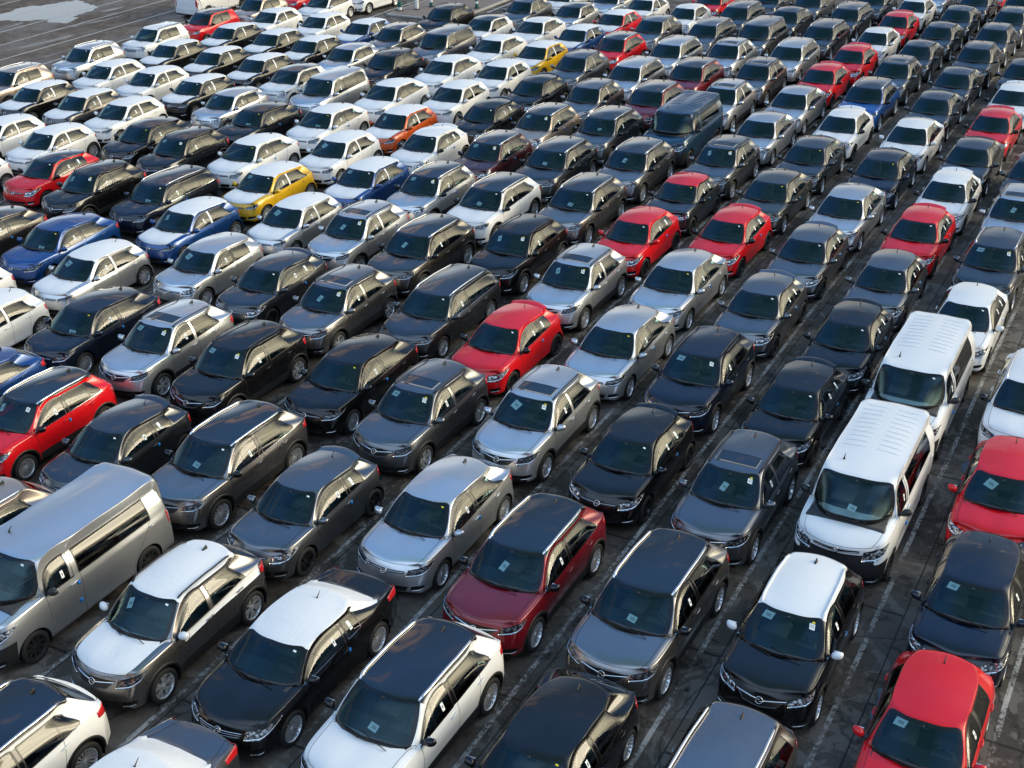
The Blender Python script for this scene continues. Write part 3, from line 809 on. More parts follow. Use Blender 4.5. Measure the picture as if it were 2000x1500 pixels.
    if p.get('spoiler'):
        g = Geo(); x0, z0_ = p['xrr'] - .02, p['zr3'] + .005; yy = p['yr'] - .03; N = 12; vs = []
        for k in range(N + 1):
            y = -yy + 2 * yy * k / N; q = (y / yy) ** 2; dx = .12 * q; dz = -.045 * q
            for a, c in ((.13, -.015), (.02, .045), (-.10, .062), (-.155, .05), (-.14, .030), (.0, -.01)): vs.append((x0 + a + dx, y * 1.0, z0_ + c + dz))
        fs = [tuple(range(6)), tuple(range(N * 6 + 5, N * 6 - 1, -1))]
        for k in range(N):
            for c in range(6): fs.append((k * 6 + c, k * 6 + 6 + c, k * 6 + 6 + (c + 1) % 6, k * 6 + (c + 1) % 6))
        g.add(vs, fs); part('spoiler', g, [pm], slots=['PAINT'], angle=R(50))
    # cabin
    g = Geo(); xd = p['xc'] - .10; zb = p['zb']; wi = p['W'] - .34
    g.box((xd - .22, 0, zb - .02), (.62, wi, .12), 0, .04); g.box((xd - .38, 0, zb - .20), (.30, wi, .34), 0, .05)
    g.box((xd - .46, wi * .26, zb + .05), (.16, .38, .08), 0, .03)
    part('dashboard', g, [MAT['dash']], lod=0)
    g = Geo(); xs = p['xB'] + .10
    g.box((-.2, 0, .34), (p['L'] - 1.75, wi, .06), 0, .02)
    for sd in (1, -1): g.box((-.25, sd * (p['hw'] - .10), .62), (p['L'] - 2.0, .04, .50), 0, .015)
    g.box((p['xtb'] + .42, 0, p['ztb'] - .09), (.45, wi - .1, .03), 0, .01); g.box((p['xtb'] + .70, 0, .62), (.05, wi, .55), 0, .02)
    part('cabin_floor', g, [MAT['cabin']], lod=0)
    sg_ = Geo()
    rt = Matrix.Rotation(R(-17), 3, 'Y')
    sg_.box((0, 0, 0), (.50, .50, .16), 0, .06); sg_.box((-.30, 0, .36), (.14, .48, .66), 0, .06, .86, rt); sg_.box((-.42, 0, .80), (.10, .26, .17), 0, .045, .9, rt)
    seat = sg_.mesh('seat', [MAT['seat']], angle=R(50))
    zs = p['H'] - .98
    for sd in (1, -1): parts.append(['seat', seat, [None], None, (xs - .02, sd * .37, zs), 1])
    if p.get('backseat', True):
        g = Geo(); g.box((0, 0, 0), (.46, wi - .25, .16), 0, .06); g.box((-.30, 0, .32), (.14, wi - .28, .58), 0, .06, .92, rt)
        for yy in (-.40, 0, .40): g.box((-.40, yy, .68), (.09, .24, .13), 0, .04, .9, rt)
        parts.append(['rear_bench', g.mesh('rear_bench', [MAT['seat']], angle=R(50)), [None], None, (p['xC'] + .25 if p['wb'] < 3 else -.9, 0, zs + .02), 1])
    g = Geo(); cst = Vector((xd - .58, .37, zb + .03)); ax = Vector((-.9, 0, .42)).normalized(); e1 = Vector((0, 1, 0)); e2 = ax.cross(e1)
    g.tube([cst + (e1 * math.cos(t) + e2 * math.sin(t)) * .185 for t in [2 * math.pi * k / 24 for k in range(25)]], .016, n=6)
    g.tube([cst - e1 * .17, cst + e1 * .17], .016, n=6); g.tube([cst, cst - e2 * .17], .016, n=6); g.tube([cst, cst - ax * .2], .03, n=6)
    part('steering_wheel', g, [MAT['plastic']], lod=1)
    g = Geo(); g.box((p['xh'] + .11, 0, p['zr1'] - .075), (.03, .22, .07), 0, .015); g.box((p['xh'] + .13, 0, p['zr1'] - .03), (.05, .06, .06), 0, .01)
    part('rear_view_mirror', g, [MAT['plastic']], lod=1)
    # papers and stickers the dealers leave on the glass (which car has which is chosen per car)
    def opt(name, key, geo, mats, parent=None, slots=None):
        i = part(name, geo, mats, parent=parent, lod=1, slots=slots)
        if i is not None:
            while len(parts[i]) < 7: parts[i].append(0)
            parts[i].append(key)
    def wsp(u, v):    # u across (+ is the car's left), v from base (0) to header (1)
        return Vector((p['xc'] - .10 + (p['xh'] - p['xc'] + .10) * v, u * (hw - .22 - .16 * v), p['zc'] + .0 + (p['zr1'] - p['zc']) * v))
    def sheet(geo, u, v, w, h, rot, off, m=0, thick=True):
        c0 = wsp(u, v); du = Vector((0, 1, 0)); dv = (wsp(u, v + .1) - wsp(u, v - .1)).normalized()
        a = du * math.cos(rot) + dv * math.sin(rot); b_ = dv * math.cos(rot) - du * math.sin(rot)
        q = lambda i, j: tuple(c0 + a * (w * i) + b_ * (h * j))
        snap.patch(geo, [q(-.5, -.5), q(.5, -.5)], [q(-.5, .5), q(.5, .5)], 3, 3, off, m, rim=False, mirror=False)
    for key, u, v, w, h, rot in (('note_top', -.66, .80, .21, .14, -.2), ('note_hang', -.52, .64, .12, .22, .35), ('note_dash', .10, .22, .17, .13, -.2), ('note_low', .45, .14, .20, .08, .05), ('note_big', -.40, .66, .24, .20, -.45), ('note_mid', -.05, .46, .13, .20, -.3), ('note_slip', .30, .30, .15, .10, .4)):
        g = Geo(); sheet(g, u, v, w, h, rot, -.014)
        for q in range(3): sheet(g, u + .02, v + (.02 - q * .025), w * .5, .008, rot, -.011, 1)
        opt('delivery_note', key, g, [MAT['paper'], MAT['ink']])
    g = Geo(); sheet(g, .82, .80, .10, .11, .0, .0015)
    for q in range(3): sheet(g, .82, .835 - q * .03, .07, .010, 0, .0025, 1)
    opt('windscreen_sticker', 'sticker', g, [MAT['paper'], MAT['ink']])
    g = Geo(); sheet(g, .86, .90, .055, .03, .0, .002); opt('yellow_tag', 'tag', g, [MAT['yellowtag']])
    g = Geo(); sheet(g, .84, .88, .06, .035, .0, .002); opt('windscreen_sticker', 'small', g, [MAT['paper']])
    g = Geo(); xq_ = p['xB'] + .30; zq = zbelt(xq_) + .17
    a = [(xq_ + .035, hw - .10, zq - .075), (xq_ - .035, hw - .10, zq - .075)]; bq = [(xq_ + .035, hw - .13, zq + .075), (xq_ - .035, hw - .13, zq + .075)]
    snap.patch(g, a, bq, 2, 2, .002, 0, rim=False, mirror=False)
    snap.patch(g, [(xq_ + .012, hw - .11, zq - .03), (xq_ - .012, hw - .11, zq - .03)], [(xq_ + .012, hw - .12, zq + .03), (xq_ - .012, hw - .12, zq + .03)], 1, 1, .003, 1, rim=False, mirror=False)
    opt('window_label', 'side', g, [MAT['paper'], MAT['ink']], parent=doors['fl'])
    if p['doors'] == 3:
        g = Geo(); xq_ = p['xB'] - .22; zq = zbelt(xq_) + .20
        snap.patch(g, [(xq_ + .04, hw - .10, zq - .11), (xq_ - .04, hw - .10, zq - .11)], [(xq_ + .04, hw - .14, zq + .09), (xq_ - .04, hw - .14, zq + .09)], 2, 2, .002, 0, rim=False, mirror=False)
        opt('window_label', 'side', g, [MAT['paper']])
    g = Geo(); xg = p['xB'] + .02; a, n_ = snap.at((xg, hw, zbelt(xg) - .17), .012); g.box(tuple(a), (.06, .035, .085), 0, .01); opt('door_guard', 'guard', g, [MAT['foam']], parent=doors['fl'])
    if p['H'] > 1.9:
        g = Geo(); a, n_ = snap.at((xg + .02, hw, .62), .012); g.box(tuple(a), (.06, .035, .085), 0, .01); opt('door_guard', 'guard', g, [MAT['foam']], parent=doors['fl'])
    g = Geo()
    snap.patch(g, [(.62, hw, zbelt(.62) - .15), (-.4, hw, zbelt(-.4) - .14), (xr + .45, hw, zbelt(xr + .45) - .20)], [(.60, hw - .03, zbelt(.6) - .015), (-.4, hw - .03, zbelt(-.4) - .015), (xr + .42, hw - .06, zbelt(xr + .4) + .02)], 30, 3, .004, 0, mirror=False)
    snap.patch(g, [(xf, -hw * .48, z0 - .11), (xf + .05, 0, z0 - .13), (xf, hw * .48, z0 - .11)], [(xf - .05, -hw * .5, z0 - .02), (xf, 0, z0 - .03), (xf - .05, hw * .5, z0 - .02)], 14, 2, .02, 0, mirror=False) if False else None
    opt('film_strip', 'strip', g, [FILM])
    return dict(p=p, parts=parts, snap=snap, doors=doors, xm=xm)
# ------------------------------------------------------------------ the kinds of car on the lot
MODEL_P = dict(
    P=dict(L=3.98, W=1.75, H=1.45, wb=2.55, fo=.80, zl=.80, zb=.92, zbr=1.0, zc=1.0, quarter=True, grille='slim', emblem='vee', darklamp=True, chrome=False, rim='cap', lamp=(.05, .16, .46), tail=(.20, .34, .16), xrr=-1.40, zr3=1.325, qx=.32, qd=.235, pinch=.085, x8=-1.22),
    H=dict(L=3.95, W=1.74, H=1.45, wb=2.55, fo=.78, zl=.79, zb=.92, zbr=1.02, zc=1.01, grille='slim', emblem='diamond', chrome=False, rim='cap', lamp=(.02, .25, .68), tail=(.24, .30, .20), xrr=-1.40, zr3=1.335, pinch=.09, x8=-1.22, qx=.1),
    C=dict(L=3.97, W=1.74, H=1.47, wb=2.51, fo=.82, zl=.80, zb=.93, zbr=1.06, zc=1.01, doors=3, xB=-.42, grille='slim', emblem='bolt', chrome=False, rim='black', lamp=(.03, .25, .66), tail=(.26, .24, .14), pinch=.09, xC=-.98, xrr=-1.28, zr3=1.365, x8=-1.12, qx=.20, qd=.19, yr=.545),
    A=dict(L=4.30, W=1.80, H=1.475, wb=2.66, fo=.86, zl=.80, zb=.92, zbr=1.03, zc=1.0, quarter=True, grille='slim', emblem='bolt', darklamp=True, fin=True, chrome=False, rim='multi', lamp=(.05, .21, .62), tail=(.18, .36, .24), xB=-.22, xtb=None, xrr=-1.44, zr3=1.315, qx=.36, qd=.215, pinch=.10, x8=-1.38, yr=.565),
    W=dict(L=4.62, W=1.80, H=1.49, wb=2.68, fo=.88, zl=.80, zb=.93, zbr=1.02, zc=1.0, quarter=True, grille='slim', emblem='bolt', darklamp=True, fin=True, rim='multi', rails='chrome', lamp=(.05, .17, .56), tail=(.18, .36, .28), zr3=1.40, xrr=-2.05 + .20, x8=-1.75, xtb=-2.25 + .15),
    M=dict(L=4.22, W=1.775, H=1.62, wb=2.555, fo=.88, wr=.345, zl=.92, zb=1.04, zc=1.12, clad=True, grille='wing', emblem='bolt', darklamp=True, fin=True, chrome=False, rim='twin', rails='black', lamp=(.05, .24, .58), tail=(.24, .28, .24), quarter=True, xB=-.20, x8=-1.20, xrr=-1.34, qx=.26, qd=.22, zr3=1.545, zbr=1.14, pinch=.10),
    X=dict(L=4.16, W=1.765, H=1.59, wb=2.60, fo=.82, wr=.335, zl=.92, zb=1.02, zbr=1.10, zc=1.10, clad=True, grille='wing', emblem='bolt', fin=True, chrome=True, rim='multi', rails='float', lamp=(.06, .22, .52), tail=(.20, .32, .22), quarter=True, xB=-.22, qx=.20, qd=.17, x8=-1.38, xrr=-1.42, zr3=1.51, pinch=.08),
    G=dict(L=4.43, W=1.84, H=1.60, wb=2.675, fo=.88, wr=.355, zl=.92, zb=1.02, zbr=1.12, zc=1.11, clad=True, grille='wing', emblem='bolt', darklamp=True, fin=True, chrome=True, rim='multi', rails='float', lamp=(.06, .20, .54), tail=(.16, .36, .26), quarter=True, xB=-.22, privacy=True, qx=.26, qd=.18, x8=-1.46, xrr=-1.52, zr3=1.52, pinch=.09),
    E=dict(L=4.05, W=1.765, H=1.62, wb=2.52, fo=.80, wr=.335, zl=.95, zb=1.04, zbr=1.12, zc=1.12, clad=True, grille='bars', emblem='oval', chrome=False, rim='cap', rails='black', lamp=(.06, .16, .46), tail=(.16, .28, .22), quarter=False, xB=-.22),
    Z=dict(L=4.60, W=1.86, H=1.66, wb=2.76, fo=.88, wr=.335, zl=.88, zb=1.02, zbr=1.10, zc=1.10, xc=1.42, xh=.56, quarter=True, grille='slim', emblem='bolt', fin=True, chrome=True, rim='multi', lamp=(.04, .20, .62), tail=(.24, .30, .26), xB=-.10, xrr=-1.95, x8=-1.70, xtb=-2.15),
    D=dict(L=3.68, W=1.72, H=1.48, wb=2.31, fo=.72, zl=.84, zb=.96, zbr=1.06, zc=1.05, doors=3, xB=-.36, xC=-.86, grille='slim', emblem='bolt', chrome=True, rim='black', lamp=(.05, .17, .40), tail=(.20, .24, .10), pinch=.08, xrr=-1.12, zr3=1.40, x8=-1.02, qx=.18, qd=.18),
    K=dict(L=4.66, W=1.84, H=1.43, wb=2.695, fo=.93, wr=.345, zl=.80, zb=.95, zbr=1.0, zc=1.02, doors=3, xB=-.42, xC=-.86, x8=-1.30, xrr=-1.05, xtb=-1.66, ztb=.99, zr3=1.36, grille='bars', emblem='bolt', chrome=True, rim='multi', lamp=(.04, .25, .70), tail=(.16, .40, .30), pinch=.06, soft=True),
    V=dict(L=4.95, W=1.95, H=1.95, wb=3.10, fo=.90, wr=.335, zl=1.02, zb=1.20, zbr=1.24, zc=1.30, xc=1.80, xh=1.02, xB=.28, xC=-1.80, xrr=-2.30, x8=-2.22, xtb=-2.42, ztb=1.22, zr3=1.91, zr1=1.88, yr=.72, hoodbow=.30, grille='slim', emblem='bolt', chrome=False, rim='steel', lamp=(.10, .30, .62), tail=(.50, .20, .06), quarter=False, privacy=True, blackchin=True, pinch=.01, backseat=False, gd=.12, tail_y=.06))
VARIANT = {'ribs': dict(ribs=True), 'sunroof': dict(sunroof=True), 'spoiler': dict(spoiler=True), 'redroof': dict(spoiler=True), 'rail': dict(rails='chrome')}
MODELS = {}
def get_model(kind, var):
    p = dict(MODEL_P[kind])
    for v in var: p.update(VARIANT.get(v, {}))
    key = (kind, tuple(sorted(v for v in var if v in VARIANT)))
    if key not in MODELS: MODELS[key] = build_model(model_defaults(**p))
    return MODELS[key]
KIND_NAME = dict(P='hatchback', H='hatchback', C='hatchback', D='hatchback', A='hatchback', W='estate_car', M='small_suv', X='crossover', G='suv', E='small_suv', Z='people_carrier', K='convertible', V='van')
CATEGORY = dict(P='car', H='car', C='car', D='car', A='car', W='car', M='car', X='car', G='car', E='car', Z='car', K='car', V='van')
def slot_materials(kind, col, ex, var):
    body = PAINT[col]; s = dict(PAINT=body, HOOD=body, ROOF=body, MIRROR=body, RAIL=MAT['plastic'], REARWIN=MAT['privacy'], PILLAR=MAT['gloss'])
    if kind in 'GX': s['RAIL'] = MAT['chrome']; s['MIRROR'] = MAT['gloss']
    if kind == 'W': s['RAIL'] = MAT['chrome']
    if 'blackroof' in var: s['ROOF'] = MAT['roofblack']; s['MIRROR'] = MAT['gloss']
    if 'whiteroof' in var: s['ROOF'] = PAINT['white']; s['MIRROR'] = PAINT['white']; s['RAIL'] = PAINT['white']
    if 'redroof' in var: s['ROOF'] = PAINT['red']; s['MIRROR'] = MAT['gloss']
    if 'glassroof' in var: s['ROOF'] = MAT['glassroof']; s['MIRROR'] = MAT['gloss']
    if 'film' in var: s['ROOF'] = FILM; s['HOOD'] = FILM
    if kind == 'K': s['HOOD'] = body; s['REARWIN'] = FILM; s['TOPSIDE'] = FILM
    if kind == 'C' and 'spoiler' in var and col in ('red', 'white'): s['MIRROR'] = MAT['gloss']
    if 'rail' in var: s['RAIL'] = MAT['chrome']
    if kind in 'EMHD': s['PILLAR'] = MAT['plastic'] if kind in 'EH' else body
    if 'film' in var and kind == 'P': s['PILLAR'] = FILM
    if 'film' in var and kind == 'M': s['MIRROR'] = FILM
    if kind == 'V': s['PILLAR'] = body; s['MIRROR'] = MAT['plastic']
    return s
def add_car(x, y, kind, col, var, label, near, rz=0.0, opts=(), group='cars parked nose to tail in long rows', name=None):
    M = get_model(kind, var); s = slot_materials(kind, col, None, var)
    root = bpy.data.objects.new(name or KIND_NAME[kind], None); COL.objects.link(root)
    root.empty_display_size = .5; root.location = (x, y, 0); root.rotation_euler = (0, 0, rz)
    root['label'] = label; root['category'] = CATEGORY[kind]
    if group: root['group'] = group
    objs = []
    for pt in M['parts']:
        nm, me, slots, parent, loc, lod = pt[:6]
        if len(pt) > 7 and pt[7] not in opts: objs.append(None); continue
        if (lod and not near) or (parent is not None and objs[parent] is None): objs.append(None); continue
        o = bpy.data.objects.new(nm, me); COL.objects.link(o)
        o.parent = root if parent is None else objs[parent]
        o.location = loc
        if len(pt) > 6: o.rotation_euler = (0, rnd.uniform(0, 6.28), pt[6]) if nm == 'wheel' else (0, 0, pt[6])
        for i, k in enumerate(slots):
            if k: o.material_slots[i].link = 'OBJECT'; o.material_slots[i].material = s[k]
        objs.append(o)
    return root, M, objs
# ------------------------------------------------------------------ labels: look first, then what the car stands behind or beside
COLOUR = dict(white='white', silver='silver', grey='grey', dgrey='anthracite', black='black', navy='navy', dblue='dark blue', blue='blue', midblue='bright blue', red='red', maroon='burgundy', plum='plum', bronze='bronze', umber='brown', beige='beige', yellow='yellow', orange='orange', olive='olive grey')
KIND_WORD = dict(P='hatchback', H='supermini', C='three-door hatchback', D='tiny three-door hatchback', A='family hatchback', W='estate', M='small SUV', X='crossover', G='SUV', E='compact SUV', Z='people carrier', K='convertible', V='van')
EXTRA_WORD = dict(film='under white film', blackroof='with black roof', sunroof='with dark sunroof', spoiler='with roof spoiler', redroof='with red roof', whiteroof='with white roof', glassroof='with black glass roof', rail='with roof rails')
ORD = ['', 'first', 'second', 'third', 'fourth', 'fifth', 'sixth', 'seventh', 'eighth', 'ninth', 'tenth', 'eleventh', 'twelfth', 'thirteenth', 'fourteenth', 'fifteenth', 'sixteenth', 'seventeenth', 'eighteenth', 'nineteenth', 'twentieth']
LANES = [-49.1, -46.2, -43.15, -40.25, -37.4, -34.5, -31.75, -28.95, -26.05, -23.3, -20.65, -17.95, -15.1, -12.4, -9.75, -7.1, -4.6, -2.0]
def make_labels(cars):
    look = []; short = []; lane = []
    for x, y, k, c, v in cars:
        e = ' '.join(EXTRA_WORD[q] for q in v if q in EXTRA_WORD)
        if k == 'K': e = 'with white cover over its soft top'
        look.append((COLOUR[c] + ' ' + KIND_WORD[k] + ' ' + e).strip()); short.append(COLOUR[c] + ' ' + KIND_WORD[k])
        lane.append(min(range(len(LANES)), key=lambda i: abs(LANES[i] - y)))
    ahead = {}; back = {}; place = {}
    for L in range(len(LANES)):
        ids = sorted([i for i in range(len(cars)) if lane[i] == L], key=lambda i: -cars[i][0])
        for n, i in enumerate(ids):
            place[i] = (n + 1, len(LANES) - L)
            if n: ahead[i] = ids[n - 1]
            if n + 1 < len(ids): back[i] = ids[n + 1]
    cand = {}
    for i in range(len(cars)):
        q = []
        if i in ahead: q.append(look[i] + ' parked behind ' + short[ahead[i]])
        if i in back: q.append(look[i] + ' parked in front of ' + short[back[i]])
        if i in ahead and i in back: q.append(look[i] + ' parked between ' + short[ahead[i]] + ' and ' + short[back[i]])
        n, L = place[i]
        q.append(look[i] + ', %s from the front in %s lane from the right' % (ORD[n] if n < 21 else str(n), ORD[L]))
        cand[i] = q
    cnt = {}
    for q in cand.values():
        for s in q: cnt[s] = cnt.get(s, 0) + 1
    cl = {}
    for s in look: cl[s] = cl.get(s, 0) + 1
    out = []
    for i in range(len(cars)):
        pick = None
        for s in cand[i]:
            if cnt[s] == 1 and 4 <= len(s.split()) <= 16: pick = s; break
        out.append(pick or cand[i][-1])
    return out
# ------------------------------------------------------------------ the lot: ground, markings, water, traffic island
def ground_nodes(t):
    p = t.pos()
    n1 = t.noise(p, .22, 6, .6, .6); n2 = t.noise(p, 1.3, 6, .65, .8); n3 = t.noise(p, 9, 5, .7); n4 = t.noise(p, 60, 3, .6)
    # slabs of concrete of differing age
    br = t.n('ShaderNodeTexBrick'); t.put(br.inputs['Vector'], t.scaled(p, (.18, .36, 1), loc=(.3, .1, 0)))
    br.inputs['Color1'].default_value = (.2, .2, .2, 1); br.inputs['Color2'].default_value = (.9, .9, .9, 1); br.inputs['Mortar'].default_value = (0, 0, 0, 1)
    br.inputs['Scale'].default_value = 1; br.inputs['Mortar Size'].default_value = .006; br.inputs['Row Height'].default_value = 1; br.inputs['Brick Width'].default_value = 1
    slab = br.outputs['Color']; seam = br.outputs['Fac']
    c = t.mix(t.step(n1, .36, .66), (.052, .043, .035), (.115, .098, .082))
    c = t.mix(t.math('MULTIPLY', t.step(t.math('ADD', n2, t.math('MULTIPLY', t.math('SUBTRACT', n3, .5), .16)), .515, .555), .75), c, (.175, .155, .135))
    c = t.mix(t.math('MULTIPLY', t.step(t.math('ADD', n2, t.math('MULTIPLY', t.math('SUBTRACT', n3, .5), .16)), .44, .37), .7), c, (.020, .017, .015))
    c = t.mix(.16, c, slab) if False else c
    c = t.mix(t.math('MULTIPLY', t.math('SUBTRACT', n3, .5), .9), c, (.16, .145, .13))
    # light worn patches with ragged edges, oil spots, cracks
    v = t.n('ShaderNodeTexVoronoi'); t.put(v.inputs['Vector'], t.vmath('ADD', p, t.scaled(p, (0, 0, 0)))); v.inputs['Scale'].default_value = .8
    spot = t.step(t.math('ADD', v.outputs['Distance'], t.math('MULTIPLY', t.math('SUBTRACT', n3, .5), .35)), .13, .07)
    c = t.mix(t.math('MULTIPLY', spot, t.step(n1, .42, .55)), c, (.012, .011, .010))
    wv = t.n('ShaderNodeTexVoronoi', feature='DISTANCE_TO_EDGE'); t.put(wv.inputs['Vector'], t.vmath('ADD', p, t.n('ShaderNodeTexNoise').outputs['Color'])); wv.inputs['Scale'].default_value = .22
    wn = wv.inputs['Vector'].links[0].from_node
    nz = wn.inputs[1].links[0].from_node; t.put(nz.inputs['Vector'], p); nz.inputs['Scale'].default_value = .9; nz.inputs['Detail'].default_value = 5
    crack = t.step(wv.outputs['Distance'], .008, .002)
    c = t.mix(t.math('MULTIPLY', crack, .5), c, (.010, .009, .008))
    c = t.mix(t.math('MULTIPLY', seam, .8), c, (.012, .011, .010))
    c = t.mix(t.math('MULTIPLY', t.math('SUBTRACT', n4, .5), .5), c, (.22, .20, .18))
    sp = t.n('ShaderNodeSeparateXYZ'); t.put(sp.inputs[0], p)
    wet_area = t.step(sp.outputs[1], -46, -53)
    wet = t.math('MULTIPLY', t.step(t.noise(t.scaled(p, (.5, 1, 1), loc=(3, 2, 0)), .33, 5, .6, .5), .46, .62), t.math('ADD', t.math('MULTIPLY', wet_area, .35), .30))
    streak = t.math('MULTIPLY', wet_area, t.step(t.noise(t.scaled(p, (.16, .75, 1), loc=(1, 5, 0)), 1.0, 5, .6, .8), .56, .64))
    wet = t.math('MAXIMUM', wet, t.math('MULTIPLY', streak, 1.05))
    c = t.mix(t.math('MULTIPLY', wet, .42), c, (.022, .019, .017))
    c = t.mix(t.math('MULTIPLY', wet_area, .42), c, (.150, .098, .064))
    rough = t.math('SUBTRACT', t.math('ADD', .62, t.math('MULTIPLY', n3, .25)), t.math('MULTIPLY', wet, .46))
    bp = t.n('ShaderNodeBump'); bp.inputs['Distance'].default_value = .02
    t.put(bp.inputs['Strength'], t.math('SUBTRACT', .35, t.math('MULTIPLY', wet, .30)))
    t.put(bp.inputs['Height'], t.math('ADD', t.math('MULTIPLY', n4, .5), n3))
    return p, c, rough, bp.outputs[0], (n2, n3, n4)
def make_ground():
    m, t = new_mat('worn_concrete'); p, c, r, nrm, ns = ground_nodes(t); principled(t, c, r, normal=nrm, spec=.16)
    n = 900
    me = mesh_from('ground', [(-n, -n, 0), (n, -n, 0), (n, n, 0), (-n, n, 0)], [(0, 1, 2, 3)], [m]); o = bpy.data.objects.new('ground', me); COL.objects.link(o); o['kind'] = 'structure'
    LM = []
    for nm, a_, b_ in (('worn_white_line', .595, .74), ('white_line', .40, .56)):
        m2, t = new_mat(nm); p, c, r, nrm, (n2, n3, n4) = ground_nodes(t)
        w = t.math('ADD', t.math('MULTIPLY', n3, .5), t.math('ADD', t.math('MULTIPLY', t.noise(p, 22, 4, .7), .35), t.math('MULTIPLY', t.noise(p, .9, 3, .5), .45)))
        k = t.step(w, a_, b_)
        c2 = t.mix(t.math('MULTIPLY', k, .80), c, t.mix(n2, (.38, .365, .34), (.60, .58, .54)))
        principled(t, c2, .7, normal=nrm, spec=.28); LM.append(m2)
    ys = [-.85, -3.54, -6.22, -8.84, -11.63, -14.32, -17.0, -19.6, -22.3, -24.95, -27.75, -30.5, -33.2, -36.0, -38.85, -41.7, -44.5, -47.4, -50.9, -53.9, -56.75, -59.5, -62.2, -65.0, -68.6, -71.4]
    for y in ys:
        x1 = 2.0; x0 = -61.5 if y > -50 else -84
        if -38 > y > -46: x0 = -60.5
        if y > -32: x0 = -90
        d = .048 if y > -50 else .065; N = 60; m2 = LM[0] if y > -50 else LM[1]
        vs = []; r_ = random.Random(int(y * 10))
        for i in range(N + 1):
            x = x0 + (x1 - x0) * i / N; j = .012 * math.sin(x * .7 + y) + r_.uniform(-.006, .006)
            vs += [(x, y - d + j, .004), (x, y + d + j, .004)]
        me = mesh_from('lane_marking', vs, [(2 * i, 2 * i + 2, 2 * i + 3, 2 * i + 1) for i in range(N)], [m2]); o = bpy.data.objects.new('lane_marking', me); COL.objects.link(o); o['kind'] = 'structure'
    for y, xs in ((-44.25, (-90, -63.4)), (-38.45, (-90, -67.3))):
        me = mesh_from('lane_marking', [(xs[0], y - .06, .004), (xs[1], y - .06, .004), (xs[1], y + .06, .004), (xs[0], y + .06, .004)], [(0, 1, 2, 3)], [m2]); o = bpy.data.objects.new('lane_marking', me); COL.objects.link(o); o['kind'] = 'structure'
    # standing water on the empty bays
    wm, t = new_mat('standing_water'); p = t.pos()
    b = principled(t, (.03, .028, .026), .03, spec=.9)
    bp = t.n('ShaderNodeBump'); bp.inputs['Strength'].default_value = .03; t.put(bp.inputs['Height'], t.noise(p, 3, 3)); t.t.links.new(bp.outputs[0], b.inputs['Normal'])
    def puddle(pts, seed, amp):
        r_ = random.Random(seed); out = []
        n = len(pts)
        for i in range(n):
            a, bb = Vector((*pts[i], 0)), Vector((*pts[(i + 1) % n], 0)); L = (bb - a).length; k = max(2, int(L / .22)); nr = Vector((-(bb - a).y, (bb - a).x, 0)).normalized()
            ph = r_.uniform(0, 6)
            for q in range(k):
                f = q / k; wv = math.sin(f * math.pi)
                out.append(a.lerp(bb, f) + nr * wv * amp * (math.sin(f * 9 + ph) * .6 + r_.uniform(-.5, .5)))
        bm = bmesh.new(); vs = [bm.verts.new((v.x, v.y, .0025)) for v in out]; bm.faces.new(vs); bmesh.ops.triangulate(bm, faces=bm.faces)
        me = bpy.data.meshes.new('puddle'); bm.to_mesh(me); bm.free(); me.materials.append(wm)
        if me.polygons[0].normal.z < 0: me.flip_normals()
        o = bpy.data.objects.new('puddle', me); COL.objects.link(o); o['kind'] = 'structure'
    puddle([(-53.9, -65.2), (-54.85, -66.1), (-57.5, -66.6), (-58.9, -65.7), (-60.6, -64.9), (-60.0, -63.3), (-59.6, -62.3), (-58.61, -61.6), (-57.3, -61.6), (-56.06, -60.6), (-55.2, -60.3), (-54.9, -61.5), (-55.5, -62.3), (-54.6, -63.3), (-54.4, -64.2)], 3, .22)
    puddle([(-51.6, -66.5), (-52.9, -67.0), (-53.6, -65.8), (-53.3, -64.9), (-52.1, -65.3)], 5, .2)
    puddle([(-17.3, -1.4), (-18.6, -1.2), (-19.4, -1.9), (-18.8, -3.0), (-17.4, -2.7)], 11, .12)
    puddle([(-26.3, -2.1), (-27.6, -1.9), (-28.6, -2.5), (-27.4, -3.2), (-26.2, -2.9)], 12, .12)
    # raised island with kerb
    km = simple('kerb_stone', (.34, .32, .29), .8); im, t = new_mat('island_paving'); p = t.pos(); principled(t, t.mix(t.noise(p, 2, 5), (.15, .115, .095), (.24, .19, .16)), .85)
    g = Geo(); x0, x1, y0, y1 = -72.0, -64.2, -43.6, -38.9
    g.box(((x0 + x1) / 2, (y0 + y1) / 2, .06), (x1 - x0, y1 - y0, .13), 0, .03); me = g.mesh('kerb_island', [km], False); o = bpy.data.objects.new('kerb_island', me); COL.objects.link(o); o['kind'] = 'structure'
    g = Geo(); g.box(((x0 + x1) / 2, (y0 + y1) / 2, .12), (x1 - x0 - .3, y1 - y0 - .3, .02), 0); me = g.mesh('island_paving', [im], False); o = bpy.data.objects.new('island_paving', me); COL.objects.link(o); o['kind'] = 'structure'
make_ground()
